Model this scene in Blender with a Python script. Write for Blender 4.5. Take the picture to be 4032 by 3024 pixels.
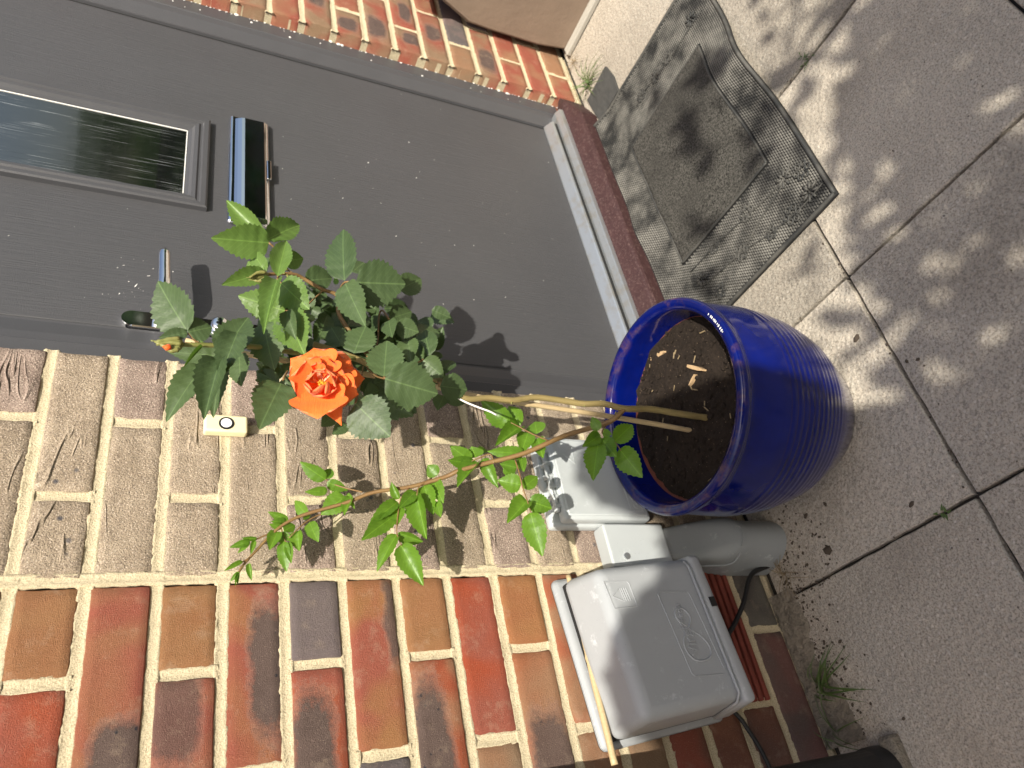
import bpy, bmesh, math, random
from mathutils import Vector, Matrix, noise
for o in list(bpy.data.objects): bpy.data.objects.remove(o)
S = bpy.context.scene
C = S.collection
R = random.Random(7)

# ------------------------------------------------------------------ camera
CAM = Vector((-0.381737, -0.958838, 1.020961))
AXR = Vector((0.8166, -0.5706, 0.0872)).normalized()       # right of the upright view
AXD = Vector((-0.1906, -0.4090, -0.8924)).normalized()     # down of the upright view
AXF = Vector((0.5449, 0.7121, -0.4427)).normalized()       # forward
FPX = 2950.5                                               # focal length in photo pixels (4032 wide)
cd = bpy.data.cameras.new('camera'); cam = bpy.data.objects.new('camera', cd); C.objects.link(cam)
AXD = AXF.cross(AXR).normalized(); AXR = AXD.cross(AXF).normalized()
m = Matrix((AXD, AXR, -AXF)).transposed().to_4x4(); m.translation = CAM
cam.matrix_world = m
cd.sensor_width = 36; cd.lens = FPX / 4032 * 36; cd.clip_start = .02; cd.clip_end = 300
cd.dof.use_dof = True; cd.dof.focus_distance = .98; cd.dof.aperture_fstop = 7.5
S.camera = cam
S.render.resolution_x = 1024; S.render.resolution_y = 768

# ------------------------------------------------------------------ sky, sun, exposure
SUN = Vector((.55, 1, -1.07)).normalized()                 # the way the sunlight travels
w = bpy.data.worlds.new('World'); S.world = w; w.use_nodes = True
wn = w.node_tree.nodes; sky = wn.new('ShaderNodeTexSky'); sky.sky_type = 'NISHITA'; sky.sun_disc = False
sky.sun_elevation = math.asin(-SUN.z); sky.sun_rotation = math.atan2(-SUN.x, -SUN.y) % (2*math.pi)
sky.air_density = 1.0; sky.dust_density = 4.0; sky.ozone_density = .6
w.node_tree.links.new(sky.outputs[0], wn['Background'].inputs[0]); wn['Background'].inputs[1].default_value = .115
sl = bpy.data.lights.new('sun', 'SUN'); sl.energy = 5.0; sl.angle = math.radians(.53); sl.color = (1, .94, .82)
so = bpy.data.objects.new('sun', sl); C.objects.link(so); so.location = (-3, -5, 6)
so.rotation_euler = SUN.to_track_quat('-Z', 'Y').to_euler()
S.view_settings.view_transform = 'Standard'; S.view_settings.look = 'None'
S.view_settings.exposure = 0.48; S.view_settings.gamma = 1; S.view_settings.use_curve_mapping = False

# ------------------------------------------------------------------ helpers: points
def ray(x, y):
    return AXR*((3024-y-1512)/FPX) + AXD*((x-2016)/FPX) + AXF
def at(x, y, Y):                      # photo pixel -> point at depth Y from the wall face
    d = ray(x, y); return CAM + d*((Y-CAM.y)/d.y)
def atz(x, y, z):
    d = ray(x, y); return CAM + d*((z-CAM.z)/d.z)
def zoom(ox, oy, s): return lambda a, b: (ox+a/s, oy+b/s)

# ------------------------------------------------------------------ helpers: objects
ORG = {}
def link(o, parent=None):
    C.objects.link(o)
    if parent is not None: o.parent = parent
    return o
def thing(name, label, cat, loc=(0, 0, 0), group=None):
    o = bpy.data.objects.new(name, None); o.empty_display_size = .05; C.objects.link(o); o.location = loc
    o['label'] = label; o['category'] = cat
    if group: o['group'] = group
    ORG[o.name] = Vector(loc); return o
def tag(o, label, cat, group=None):
    o['label'] = label; o['category'] = cat
    if group: o['group'] = group
    return o
def mesh(name, V, F, mt=None, smooth=False):
    me = bpy.data.meshes.new(name); me.from_pydata([tuple(v) for v in V], [], F); me.update()
    if mt: me.materials.append(mt)
    if smooth: me.polygons.foreach_set('use_smooth', [True]*len(me.polygons))
    return me
def part(name, V, F, mt, parent=None, smooth=False, loc=None):
    """vertices in world space; kept relative to the thing's own origin"""
    o0 = ORG[parent.name] if parent is not None else Vector(loc or (0, 0, 0))
    me = mesh(name, [Vector(v)-o0 for v in V], F, mt, smooth)
    if smooth and len(me.polygons) < 900:
        ar = sorted(p.area for p in me.polygons); big = ar[-1]*.15
        if ar[len(ar)//2] < big*.5:
            for p in me.polygons:
                if p.area > big: p.use_smooth = False
    o = bpy.data.objects.new(name, me); link(o, parent)
    if parent is None: o.location = o0
    ORG[o.name] = o0; return o
def frombm(name, bm, mt, parent=None, smooth=False, loc=None):
    bm.verts.index_update()
    V = [v.co.copy() for v in bm.verts]; F = [[v.index for v in f.verts] for f in bm.faces]; bm.free()
    return part(name, V, F, mt, parent, smooth, loc)
def joinVF(lst):
    V, F = [], []
    for v, f in lst:
        n = len(V); V += [Vector(q) for q in v]; F += [[i+n for i in q] for q in f]
    return V, F
def vf(bm):
    bm.verts.index_update(); V = [v.co.copy() for v in bm.verts]; F = [[v.index for v in f.verts] for f in bm.faces]; bm.free(); return V, F
def boxbm(x0, x1, y0, y1, z0, z1, bev=0, seg=2):
    bm = bmesh.new(); bmesh.ops.create_cube(bm, size=1)
    for v in bm.verts: v.co = Vector(((x0+x1)/2+v.co.x*(x1-x0), (y0+y1)/2+v.co.y*(y1-y0), (z0+z1)/2+v.co.z*(z1-z0)))
    if bev: bmesh.ops.bevel(bm, geom=bm.edges[:], offset=bev, segments=seg, affect='EDGES', profile=.5)
    return bm
def hexbm(back, front, bev, seg=3):
    """frustum: back/front = (x0,x1,y,z0,z1)"""
    bm = bmesh.new(); vs = []
    for x0, x1, y, z0, z1 in (back, front):
        vs += [bm.verts.new(p) for p in ((x0, y, z0), (x1, y, z0), (x1, y, z1), (x0, y, z1))]
    for q in ((0, 1, 2, 3), (7, 6, 5, 4), (0, 4, 5, 1), (1, 5, 6, 2), (2, 6, 7, 3), (3, 7, 4, 0)): bm.faces.new([vs[i] for i in q])
    bmesh.ops.recalc_face_normals(bm, faces=bm.faces[:])
    if bev: bmesh.ops.bevel(bm, geom=bm.edges[:], offset=bev, segments=seg, affect='EDGES', profile=.5)
    return bm
def tubeVF(pts, rad, n=8, cap=True):
    pts = [Vector(p) for p in pts]
    if not hasattr(rad, '__len__'): rad = [rad]*len(pts)
    V, F = [], []; up = None
    for i, p in enumerate(pts):
        d = (pts[min(i+1, len(pts)-1)]-pts[max(i-1, 0)]).normalized()
        if up is None: up = d.orthogonal().normalized()
        up = (up-d*up.dot(d)).normalized(); sd = d.cross(up)
        for k in range(n):
            a = 2*math.pi*k/n; V.append(p+(up*math.cos(a)+sd*math.sin(a))*rad[i])
    for i in range(len(pts)-1):
        for k in range(n): F.append([i*n+k, i*n+(k+1) % n, (i+1)*n+(k+1) % n, (i+1)*n+k])
    if cap: F += [list(range(n))[::-1], list(range((len(pts)-1)*n, len(pts)*n))]
    return V, F
def smoothline(pts, k=6):
    pts = [Vector(p) for p in pts]; out = []
    P = [pts[0]*2-pts[1]]+pts+[pts[-1]*2-pts[-2]]
    for i in range(1, len(P)-2):
        a, b, c, d = P[i-1:i+3]
        for j in range(k):
            t = j/k; out.append(.5*((2*b)+(c-a)*t+(2*a-5*b+4*c-d)*t*t+(3*b-a-3*c+d)*t**3))
    out.append(pts[-1]); return out
def lathe(prof, cx, cy, n=64):
    V, F = [], []
    for r, z in prof:
        for k in range(n):
            a = 2*math.pi*k/n; V.append(Vector((cx+r*math.cos(a), cy+r*math.sin(a), z)))
    for i in range(len(prof)-1):
        for k in range(n): F.append([i*n+k, i*n+(k+1) % n, (i+1)*n+(k+1) % n, (i+1)*n+k])
    return V, F
def nz(x, y=0, z=0): return noise.noise(Vector((x, y, z)))

# ------------------------------------------------------------------ helpers: materials
class NT:
    def __init__(s, name):
        s.m = bpy.data.materials.new(name); s.m.use_nodes = True; s.t = s.m.node_tree
        s.b = s.t.nodes['Principled BSDF']; s.out = s.t.nodes['Material Output']
    def n(s, typ, **kw):
        q = s.t.nodes.new('ShaderNode'+typ)
        for k, v in kw.items():
            if k.startswith('i_'):
                q.inputs[k[2:].replace('_', ' ')].default_value = v
            else: setattr(q, k, v)
        return q
    def l(s, a, b): s.t.links.new(a, b)
    def set(s, **kw):
        for k, v in kw.items():
            i = s.b.inputs[k.replace('_', ' ')]
            if hasattr(v, 'links'): s.l(v, i)
            else: i.default_value = v if not (isinstance(v, tuple) and len(v) == 3) else (*v, 1)
        return s
    def obj(s): return s.n('TexCoord').outputs['Object']
    def noise(s, scale, detail=3, rough=.6, vec=None, dist=0):
        q = s.n('TexNoise'); q.inputs['Scale'].default_value = scale; q.inputs['Detail'].default_value = detail
        q.inputs['Roughness'].default_value = rough; q.inputs['Distortion'].default_value = dist
        if vec is not None: s.l(vec, q.inputs['Vector'])
        return q.outputs['Fac']
    def voro(s, scale, vec=None, out='Distance', feature='F1'):
        q = s.n('TexVoronoi'); q.feature = feature; q.inputs['Scale'].default_value = scale
        if vec is not None: s.l(vec, q.inputs['Vector'])
        return q.outputs[out]
    def ramp(s, fac, stops):
        q = s.n('ValToRGB'); e = q.color_ramp.elements
        while len(e) < len(stops): e.new(.5)
        for k, (p, c) in enumerate(stops):
            e[k].position = p; e[k].color = (*c, 1) if hasattr(c, '__len__') else (c, c, c, 1)
        s.l(fac, q.inputs[0]); return q.outputs[0]
    def mix(s, fac, a, b, mode='MIX'):
        q = s.n('MixRGB'); q.blend_type = mode
        for i, v in ((0, fac), (1, a), (2, b)):
            if hasattr(v, 'links'): s.l(v, q.inputs[i])
            else: q.inputs[i].default_value = v if i == 0 else (*v, 1)
        return q.outputs[0]
    def math(s, op, a, b=0, c=0, clamp=False):
        q = s.n('Math'); q.operation = op; q.use_clamp = clamp
        for i, v in enumerate((a, b, c)):
            if hasattr(v, 'links'): s.l(v, q.inputs[i])
            else: q.inputs[i].default_value = v
        return q.outputs[0]
    def map(s, vec, scale=(1, 1, 1), rot=(0, 0, 0), loc=(0, 0, 0)):
        q = s.n('Mapping'); s.l(vec, q.inputs[0]); q.inputs['Scale'].default_value = scale
        q.inputs['Rotation'].default_value = rot; q.inputs['Location'].default_value = loc; return q.outputs[0]
    def bump(s, h, dist, strength=1.0, normal=None):
        q = s.n('Bump'); q.inputs['Distance'].default_value = dist; q.inputs['Strength'].default_value = strength
        s.l(h, q.inputs['Height'])
        if normal is not None: s.l(normal, q.inputs['Normal'])
        s.l(q.outputs[0], s.b.inputs['Normal']); return q.outputs[0]
    def attr(s, name):
        q = s.n('Attribute'); q.attribute_type = 'OBJECT'; q.attribute_name = name; return q
    def rnd(s): return s.n('ObjectInfo').outputs['Random']
    def jitter(s, vec):     # shift a texture by the object's own random number, so copies differ
        q = s.n('VectorMath'); q.operation = 'SCALE'; q.inputs[0].default_value = (37, 11, 23); s.l(s.rnd(), q.inputs['Scale'])
        a = s.n('VectorMath'); a.operation = 'ADD'; s.l(vec, a.inputs[0]); s.l(q.outputs[0], a.inputs[1]); return a.outputs[0]

def simple(name, col, rough=.6, var=.15, scale=60, bump=0, bscale=300, metal=0, coat=0, spec=.5):
    t = NT(name); o = t.obj()
    c = t.mix(t.noise(scale, 4, .6, o), tuple(x*(1-var) for x in col), tuple(min(1, x*(1+var)) for x in col))
    t.set(Base_Color=c, Roughness=rough, Metallic=metal, Coat_Weight=coat, Specular_IOR_Level=spec)
    if bump: t.bump(t.noise(bscale, 4, .6, o), bump)
    return t.m

def brick_mat():
    t = NT('multi_brick'); o = t.obj(); j = t.jitter(o)
    c1, c2 = t.attr('c1').outputs['Vector'], t.attr('c2').outputs['Vector']
    big = t.noise(11, 2, .5, j, .4)
    c = t.mix(t.ramp(big, [(.40, 0), (.60, 1)]), c1, c2)
    # burnt patch, placed in each brick's own frame
    dn = t.n('TexNoise'); dn.inputs['Scale'].default_value = 26; dn.inputs['Detail'].default_value = 3.0; t.l(j, dn.inputs['Vector'])
    off = t.n('VectorMath'); off.operation = 'MULTIPLY_ADD'; t.l(dn.outputs['Color'], off.inputs[0])
    off.inputs[1].default_value = (.034, 0, .022); t.l(o, off.inputs[2])
    sep = t.n('SeparateXYZ'); t.l(off.outputs[0], sep.inputs[0])
    pc = t.n('SeparateXYZ'); t.l(t.attr('pc').outputs['Vector'], pc.inputs[0])
    ph = t.n('SeparateXYZ'); t.l(t.attr('ph').outputs['Vector'], ph.inputs[0])
    dx = t.math('ABSOLUTE', t.math('DIVIDE', t.math('SUBTRACT', t.math('SUBTRACT', sep.outputs[0], .017), pc.outputs[0]), ph.outputs[0]))
    dz = t.math('ABSOLUTE', t.math('DIVIDE', t.math('SUBTRACT', t.math('SUBTRACT', sep.outputs[2], .011), pc.outputs[1]), ph.outputs[1]))
    d = t.math('POWER', t.math('ADD', t.math('POWER', dx, 3.0), t.math('POWER', dz, 3.0)), .333)
    d = t.math('ADD', d, t.math('MULTIPLY', t.math('SUBTRACT', t.noise(170, 4, .75, j), .5), .55))
    inner = t.math('MULTIPLY', t.ramp(d, [(.62, 1), (1.0, 0)]), ph.outputs[2])
    halo = t.math('MULTIPLY', t.ramp(d, [(.66, 0), (.90, 1), (1.0, 0)]), t.math('MULTIPLY', ph.outputs[2], .22))
    dk = t.mix(t.noise(40, 3, .6, j), (.095, .066, .058), (.175, .125, .108))
    spots = t.ramp(t.voro(75, j), [(.10, 1), (.19, 0)])
    spn = t.ramp(t.noise(30, 1, .5, j), [(.56, 0), (.6, 1)])
    dk = t.mix(t.math('MULTIPLY', spots, spn), dk, (.035, .036, .046))
    c = t.mix(inner, c, dk); c = t.mix(halo, c, (.52, .30, .23))
    grain = t.noise(520, 3, .75, j)
    c = t.mix(.62, c, t.mix(grain, (.42, .40, .38), (1.25, 1.22, 1.2)), 'MULTIPLY')
    c = t.mix(t.ramp(t.voro(380, j), [(.08, .45), (.16, 0)]), c, (.62, .48, .36))
    c = t.mix(t.ramp(t.noise(35, 5, .7, j), [(.55, 0), (.75, .3)]), c, (.50, .38, .27))
    t.set(Base_Color=c, Roughness=.9, Specular_IOR_Level=.25)
    h = t.math('ADD', t.noise(900, 3, .7, j), t.math('MULTIPLY', t.noise(150, 4, .65, j), .45))
    t.bump(h, .0022, 1); return t.m
def brown_brick_mat():
    t = NT('sanded_brown_brick'); o = t.obj(); j = t.jitter(o)
    c1, c2 = t.attr('c1').outputs['Vector'], t.attr('c2').outputs['Vector']
    c = t.mix(t.ramp(t.noise(24, 4, .6, j), [(.35, 0), (.65, 1)]), c1, c2)
    sp = t.voro(330, j)
    c = t.mix(t.ramp(sp, [(.16, .75), (.36, 0)]), c, (.62, .52, .42))
    c = t.mix(t.ramp(t.noise(620, 2, .6, j), [(.34, .75), (.5, 0)]), c, (.095, .068, .052))
    bl = t.math('MULTIPLY', t.ramp(t.voro(55, j), [(.12, 1), (.25, 0)]), t.ramp(t.noise(16, 1, .5, j), [(.60, 0), (.66, .8)]))
    c = t.mix(bl, c, (.05, .055, .075))
    t.set(Base_Color=c, Roughness=.95, Specular_IOR_Level=.2)
    cr = t.map(j, (5, 20, 26), (0, .10, 0))
    ridge = t.ramp(t.math('ABSOLUTE', t.math('SUBTRACT', t.noise(1, 2, .55, cr, .6), .5)), [(0, 1), (.026, 0)])
    mask = t.ramp(t.noise(11, 1, .5, j), [(.53, 0), (.62, 1)])
    h = t.math('ADD', t.math('MULTIPLY', t.noise(420, 3, .7, j), .9), t.math('MULTIPLY', t.math('MULTIPLY', ridge, mask), 1.7))
    h = t.math('ADD', h, t.noise(60, 3, .6, j))
    t.bump(h, .0024, 1); return t.m
def mortar_mat():
    t = NT('sand_mortar'); o = t.obj()
    c = t.mix(t.noise(28, 4, .6, o), (.53, .45, .30), (.71, .62, .43))
    c = t.mix(t.ramp(t.noise(600, 2, .6, o), [(.38, .7), (.52, 0)]), c, (.37, .30, .195))
    c = t.mix(t.ramp(t.voro(300, o), [(.08, .6), (.14, 0)]), c, (.86, .80, .66))
    t.set(Base_Color=c, Roughness=.95, Specular_IOR_Level=.2)
    t.bump(t.math('ADD', t.noise(420, 4, .75, o), t.noise(70, 3, .6, o)), .0020, .9); return t.m
def paving_mat():
    t = NT('aggregate_concrete'); o = t.obj(); j = t.jitter(o)
    tone = t.n('MapRange'); t.l(t.rnd(), tone.inputs[0]); tone.inputs[3].default_value = .78; tone.inputs[4].default_value = 1.15
    c = t.mix(t.noise(9, 4, .6, j), (.355, .318, .262), (.535, .487, .410))
    c = t.mix(t.ramp(t.voro(210, j, 'Color'), [(.15, 0), (.75, .5)]), c, (.53, .46, .375))
    c = t.mix(t.ramp(t.noise(330, 3, .7, j), [(.38, .6), (.52, 0)]), c, (.13, .112, .09))
    c = t.mix(t.ramp(t.voro(95, j), [(.12, .6), (.22, 0)]), c, (.62, .57, .50))
    dk = t.math('MULTIPLY', t.ramp(t.voro(38, j), [(.04, 1), (.075, 0)]), t.ramp(t.noise(6, 1, .5, j), [(.5, 0), (.56, 1)]))
    c = t.mix(t.math('MULTIPLY', dk, .8), c, (.05, .035, .03))
    c = t.mix(t.ramp(t.noise(3.1, 5, .65, j), [(.50, 0), (.72, .42)]), c, (.16, .135, .105))
    g = t.n('VectorMath'); g.operation = 'SCALE'; t.l(c, g.inputs[0]); t.l(tone.outputs[0], g.inputs['Scale'])
    t.set(Base_Color=g.outputs[0], Roughness=.92, Specular_IOR_Level=.25)
    t.bump(t.math('ADD', t.noise(260, 4, .75, j), t.voro(120, j)), .0022, .9); return t.m
def leaf_mat(name, ca, cb, back, gloss, trans):
    t = NT(name); o = t.obj(); sep = t.n('SeparateXYZ'); t.l(o, sep.inputs[0])
    ax = t.math('ABSOLUTE', sep.outputs[0])
    c = t.mix(t.rnd(), ca, cb)
    j = t.jitter(o)
    c = t.mix(t.ramp(t.noise(3, 3, .6, j), [(.35, 0), (.75, .35)]), c, tuple(x*1.35 for x in cb))
    vein = t.math('PINGPONG', t.math('SUBTRACT', sep.outputs[1], t.math('MULTIPLY', ax, .75)), .055)
    vm = t.ramp(t.math('DIVIDE', vein, .055), [(0, 1), (.16, 0)])
    mid = t.ramp(ax, [(.006, 1), (.02, 0)])
    allv = t.math('MAXIMUM', t.math('MULTIPLY', vm, .28), t.math('MULTIPLY', mid, .6))
    c = t.mix(allv, c, tuple(min(1, x*2.1) for x in cb))
    geo = t.n('NewGeometry'); c = t.mix(t.math('MULTIPLY', geo.outputs['Backfacing'], .8), c, back)
    t.set(Base_Color=c, Roughness=gloss, Specular_IOR_Level=.5)
    h = t.math('ADD', t.math('MULTIPLY', vm, -.6), t.math('MULTIPLY', t.noise(9, 3, .6, j), .8))
    b = t.bump(h, .05, .07)
    tr = t.n('BsdfTranslucent'); t.l(t.mix(.5, c, tuple(min(1, x*k) for x, k in zip(cb, (2.6, 3.0, 1.2)))), tr.inputs[0])
    mx = t.n('MixShader'); mx.inputs[0].default_value = trans
    t.l(t.b.outputs[0], mx.inputs[1]); t.l(tr.outputs[0], mx.inputs[2]); t.l(mx.outputs[0], t.out.inputs[0]); return t.m
def petal_mat():
    t = NT('orange_petal'); o = t.obj(); sep = t.n('SeparateXYZ'); t.l(o, sep.inputs[0])
    j = t.jitter(o)
    c = t.mix(t.noise(3, 3, .5, j), (.90, .150, .022), (.95, .215, .04))
    c = t.mix(t.ramp(sep.outputs[1], [(.0, .6), (.4, 0)]), c, (.85, .10, .012))
    geo = t.n('NewGeometry'); c = t.mix(t.math('MULTIPLY', geo.outputs['Backfacing'], .55), c, (.92, .30, .14))
    t.set(Base_Color=c, Roughness=.55, Specular_IOR_Level=.3, Sheen_Weight=.15)
    st = t.map(j, (40, 2, 1)); t.bump(t.noise(1.0, 3, .6, st), .02, .2)
    tr = t.n('BsdfTranslucent'); tr.inputs[0].default_value = (1, .2, .03, 1)
    mx = t.n('MixShader'); mx.inputs[0].default_value = .16
    t.l(t.b.outputs[0], mx.inputs[1]); t.l(tr.outputs[0], mx.inputs[2]); t.l(mx.outputs[0], t.out.inputs[0]); return t.m
def door_mat():
    t = NT('grey_woodgrain_door'); o = t.obj()
    g = t.noise(1, 5, .65, t.map(o, (260, 40, 14), (0, .05, 0)), .5)
    c = t.mix(t.noise(5, 3, .6, o), (.058, .0585, .063), (.074, .0745, .080))
    c = t.mix(t.ramp(t.noise(140, 2, .5, o), [(.68, 0), (.76, .25)]), c, (.15, .15, .15))
    t.set(Base_Color=c, Roughness=t.mix(t.noise(30, 3, .6, o), (.36,)*3, (.5,)*3), Specular_IOR_Level=.5)
    t.bump(t.math('ADD', t.math('MULTIPLY', g, 1.0), t.math('MULTIPLY', t.noise(500, 2, .6, o), .35)), .0014, .9); return t.m
def glass_mat():
    t = NT('streaked_dark_glass'); o = t.obj()
    st = t.noise(1, 2, .6, t.map(o, (800, 1, 5), (0, .03, 0)))
    line = t.math('MULTIPLY', t.ramp(st, [(.60, 0), (.66, 1)]), t.ramp(t.noise(1, 2, .5, t.map(o, (30, 1, 12))), [(.42, 0), (.6, 1)]))
    t.set(Base_Color=t.mix(line, (.004, .005, .005), (.30, .32, .33)), Roughness=.03, IOR=2.1, Specular_IOR_Level=.9)
    t.bump(st, .0006, .12); return t.m
def glaze_mat():
    t = NT('cobalt_glaze'); o = t.obj()
    sep = t.n('SeparateXYZ'); t.l(o, sep.inputs[0])
    c = t.mix(t.noise(16, 4, .6, o), (.0008, .0022, .045), (.0015, .010, .165))
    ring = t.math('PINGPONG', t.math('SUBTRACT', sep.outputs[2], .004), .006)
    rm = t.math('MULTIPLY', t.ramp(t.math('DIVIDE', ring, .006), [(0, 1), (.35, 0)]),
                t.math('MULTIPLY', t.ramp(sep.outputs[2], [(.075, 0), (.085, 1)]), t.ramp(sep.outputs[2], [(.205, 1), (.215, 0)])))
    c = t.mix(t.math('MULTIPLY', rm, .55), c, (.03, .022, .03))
    low = t.ramp(sep.outputs[2], [(.012, 1), (.06, 0)])      # grey-brown mixed in towards the foot
    c = t.mix(t.math('MULTIPLY', low, t.noise(40, 3, .6, o)), c, (.10, .085, .07))
    top = t.ramp(sep.outputs[2], [(.288, 0), (.297, 1)])
    c = t.mix(t.math('MULTIPLY', top, t.ramp(t.noise(35, 4, .7, o), [(.5, 0), (.7, .7)])), c, (.10, .05, .06))
    t.set(Base_Color=c, Roughness=.12, Specular_IOR_Level=.42, Coat_Weight=.25, Coat_Roughness=.03)
    t.bump(t.noise(45, 2, .5, o), .0012, .25); return t.m
def soil_mat():
    t = NT('potting_soil'); o = t.obj()
    c = t.mix(t.noise(160, 4, .7, o), (.011, .008, .0065), (.048, .035, .026))
    c = t.mix(t.ramp(t.voro(170, o), [(.07, .8), (.13, 0)]), c, (.30, .22, .15))
    t.set(Base_Color=c, Roughness=.95, Specular_IOR_Level=.2); t.bump(t.noise(190, 5, .75, o), .006, 1); return t.m
def plastic_mat(name, col, rough=.45):
    t = NT(name); o = t.obj()
    c = t.mix(t.noise(14, 4, .6, o), tuple(x*.9 for x in col), tuple(x*1.05 for x in col))
    c = t.mix(t.ramp(t.noise(260, 3, .7, o), [(.63, 0), (.75, .35)]), c, tuple(x*.45 for x in col))
    c = t.mix(t.ramp(t.noise(30, 5, .75, o), [(.60, 0), (.72, .4)]), c, (.75, .77, .8))
    t.set(Base_Color=c, Roughness=rough, Specular_IOR_Level=.4); t.bump(t.noise(500, 3, .6, o), .0004, .4); return t.m
def metal_mat(name, col, rough, dirty=0):
    t = NT(name); o = t.obj()
    c = t.mix(t.ramp(t.noise(25, 4, .65, o), [(.5, 0), (.75, dirty)]), col, (.42, .36, .26))
    t.set(Base_Color=c, Metallic=1.0 if not dirty else .75, Roughness=rough); return t.m
def streak_mat(name, ca, cb, sc, rough=.6, bump=.0008):
    t = NT(name); o = t.obj(); n = t.noise(1, 4, .6, t.map(o, sc), .5)
    t.set(Base_Color=t.mix(n, ca, cb), Roughness=rough); t.bump(n, bump, .7); return t.m
def carpet_mat():
    t = NT('worn_carpet'); o = t.obj()
    c = t.mix(t.ramp(t.noise(260, 3, .8, o), [(.35, 0), (.68, 1)]), (.010, .010, .0095), (.185, .175, .155))
    c = t.mix(t.ramp(t.noise(10, 4, .6, o), [(.42, 0), (.66, .55)]), c, (.055, .052, .047))
    t.set(Base_Color=c, Roughness=1, Specular_IOR_Level=.1); t.bump(t.noise(420, 3, .8, o), .004, 1); return t.m
def rubber_mat():
    t = NT('dusty_rubber'); o = t.obj()
    c = t.mix(t.ramp(t.noise(16, 4, .65, o), [(.38, 0), (.68, 1)]), (.030, .031, .030), (.105, .10, .088))
    t.set(Base_Color=c, Roughness=.62, Specular_IOR_Level=.45); t.bump(t.noise(300, 3, .6, o), .0006, .5); return t.m
def stud_mat():
    t = NT('dust_topped_rubber'); o = t.obj()
    c = t.mix(t.ramp(t.noise(14, 4, .65, o), [(.36, 0), (.64, 1)]), (.032, .032, .031), (.25, .24, .215))
    t.set(Base_Color=c, Roughness=.55, Specular_IOR_Level=.5); return t.m
def maroon_mat():
    t = NT('maroon_sill_paint'); o = t.obj()
    c = t.mix(t.noise(30, 5, .7, o), (.026, .0095, .010), (.056, .023, .0225))
    c = t.mix(t.ramp(t.noise(170, 4, .75, o), [(.52, 0), (.68, .5)]), c, (.17, .11, .095))
    t.set(Base_Color=c, Roughness=.6); t.bump(t.noise(220, 3, .6, o), .0008, .5); return t.m

M = dict(brick=brick_mat(), brown=brown_brick_mat(), mortar=mortar_mat(), paving=paving_mat(),
    leaf=leaf_mat('rose_leaf', (.044, .074, .029), (.068, .106, .039), (.11, .155, .075), .50, .16),
    young=leaf_mat('young_leaf', (.085, .150, .034), (.120, .200, .045), (.14, .21, .08), .42, .26),
    shoot=leaf_mat('shoot_leaf', (.075, .160, .014), (.110, .215, .020), (.16, .27, .06), .40, .30),
    petal=petal_mat(), door=door_mat(), glass=glass_mat(), glaze=glaze_mat(), soil=soil_mat(),
    frame=simple('grey_frame', (.066, .0665, .072), .42, .1, 20, .0003, 400),
    chrome=metal_mat('chrome', (.82, .83, .85), .06), ali=metal_mat('galvanised_strip', (.50, .53, .55), .34, .7),
    black=simple('black_plastic', (.012, .012, .013), .45, .2, 30, .0004), gasket_gap_fill=simple('gasket_gap_black', (.01, .01, .01), .7),
    grey=plastic_mat('grey_plastic', (.34, .355, .37)), grey2=plastic_mat('pale_grey_plastic', (.46, .49, .50)),
    grey3=plastic_mat('duct_grey_plastic', (.28, .30, .305), .35),
    cream=simple('cream_plastic', (.80, .72, .45), .5, .03), white=simple('white_plastic', (.86, .88, .88), .4, .02),
    paint=simple('white_paint_fleck', (.80, .79, .76), .6, .05), blackring=simple('black_ring', (.01, .01, .012), .4),
    bamboo=streak_mat('bamboo', (.40, .29, .15), (.60, .47, .27), (300, 300, 12), .5),
    bark=streak_mat('rose_bark', (.16, .125, .045), (.33, .25, .10), (240, 240, 30), .6, .001),
    green=streak_mat('green_stem', (.13, .17, .04), (.30, .25, .09), (120, 120, 20), .5),
    redstem=streak_mat('red_stem', (.16, .075, .035), (.25, .17, .06), (120, 120, 20), .5),
    carpet=carpet_mat(), rubber=rubber_mat(), stud=stud_mat(), matback=simple('black_rubber', (.010, .010, .010), .8, .3, 40), maroon=maroon_mat(),
    tc=simple('terracotta', (.20, .062, .036), .85, .25, 60, .0008), slate=streak_mat('slate', (.022, .024, .024), (.085, .085, .08), (30, 90, 30), .7, .002),
    box=simple('taupe_planter', (.235, .175, .13), .75, .25, 9, .0012, 60), plank=streak_mat('weathered_wood', (.26, .25, .22), (.50, .47, .41), (60, 6, 60), .85),
    grass=streak_mat('grass_blade', (.05, .10, .02), (.11, .16, .045), (50, 50, 10), .5), straw=simple('straw', (.24, .18, .10), .8, .3),
    dirt=simple('dark_dirt', (.075, .056, .040), .95, .4, 90), cement=simple('rough_cement', (.25, .215, .165), .95, .6, 60, .012, 140),
    lawn=simple('lawn', (.06, .10, .03), .95, .4, 6), bedding=simple('joint_sand', (.035, .031, .026), .95, .4, 80, .002, 200),
    core=simple('wall_core', (.25, .2, .15), .95), chip=streak_mat('wood_chip', (.34, .22, .11), (.60, .42, .24), (60, 400, 60), .8),
    crown=leaf_mat('tree_leaf', (.030, .060, .014), (.055, .095, .022), (.07, .11, .04), .5, .2),
    wood=streak_mat('trunk_bark', (.06, .045, .03), (.14, .11, .08), (30, 30, 5), .9, .01),
    hwall=simple('house_render', (.10, .095, .09), .9, .1, 3), roof=simple('roof_tile', (.045, .042, .042), .8, .2, 4),
    string=simple('white_string', (.75, .73, .68), .8), ventred=simple('red_clay', (.20, .042, .026), .8, .3, 50, .0006),
    stamen=simple('yellow_stamen', (.85, .50, .05), .7, .2, 300), inner=simple('pale_petal', (.90, .40, .24), .6, .15, 60))

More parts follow.
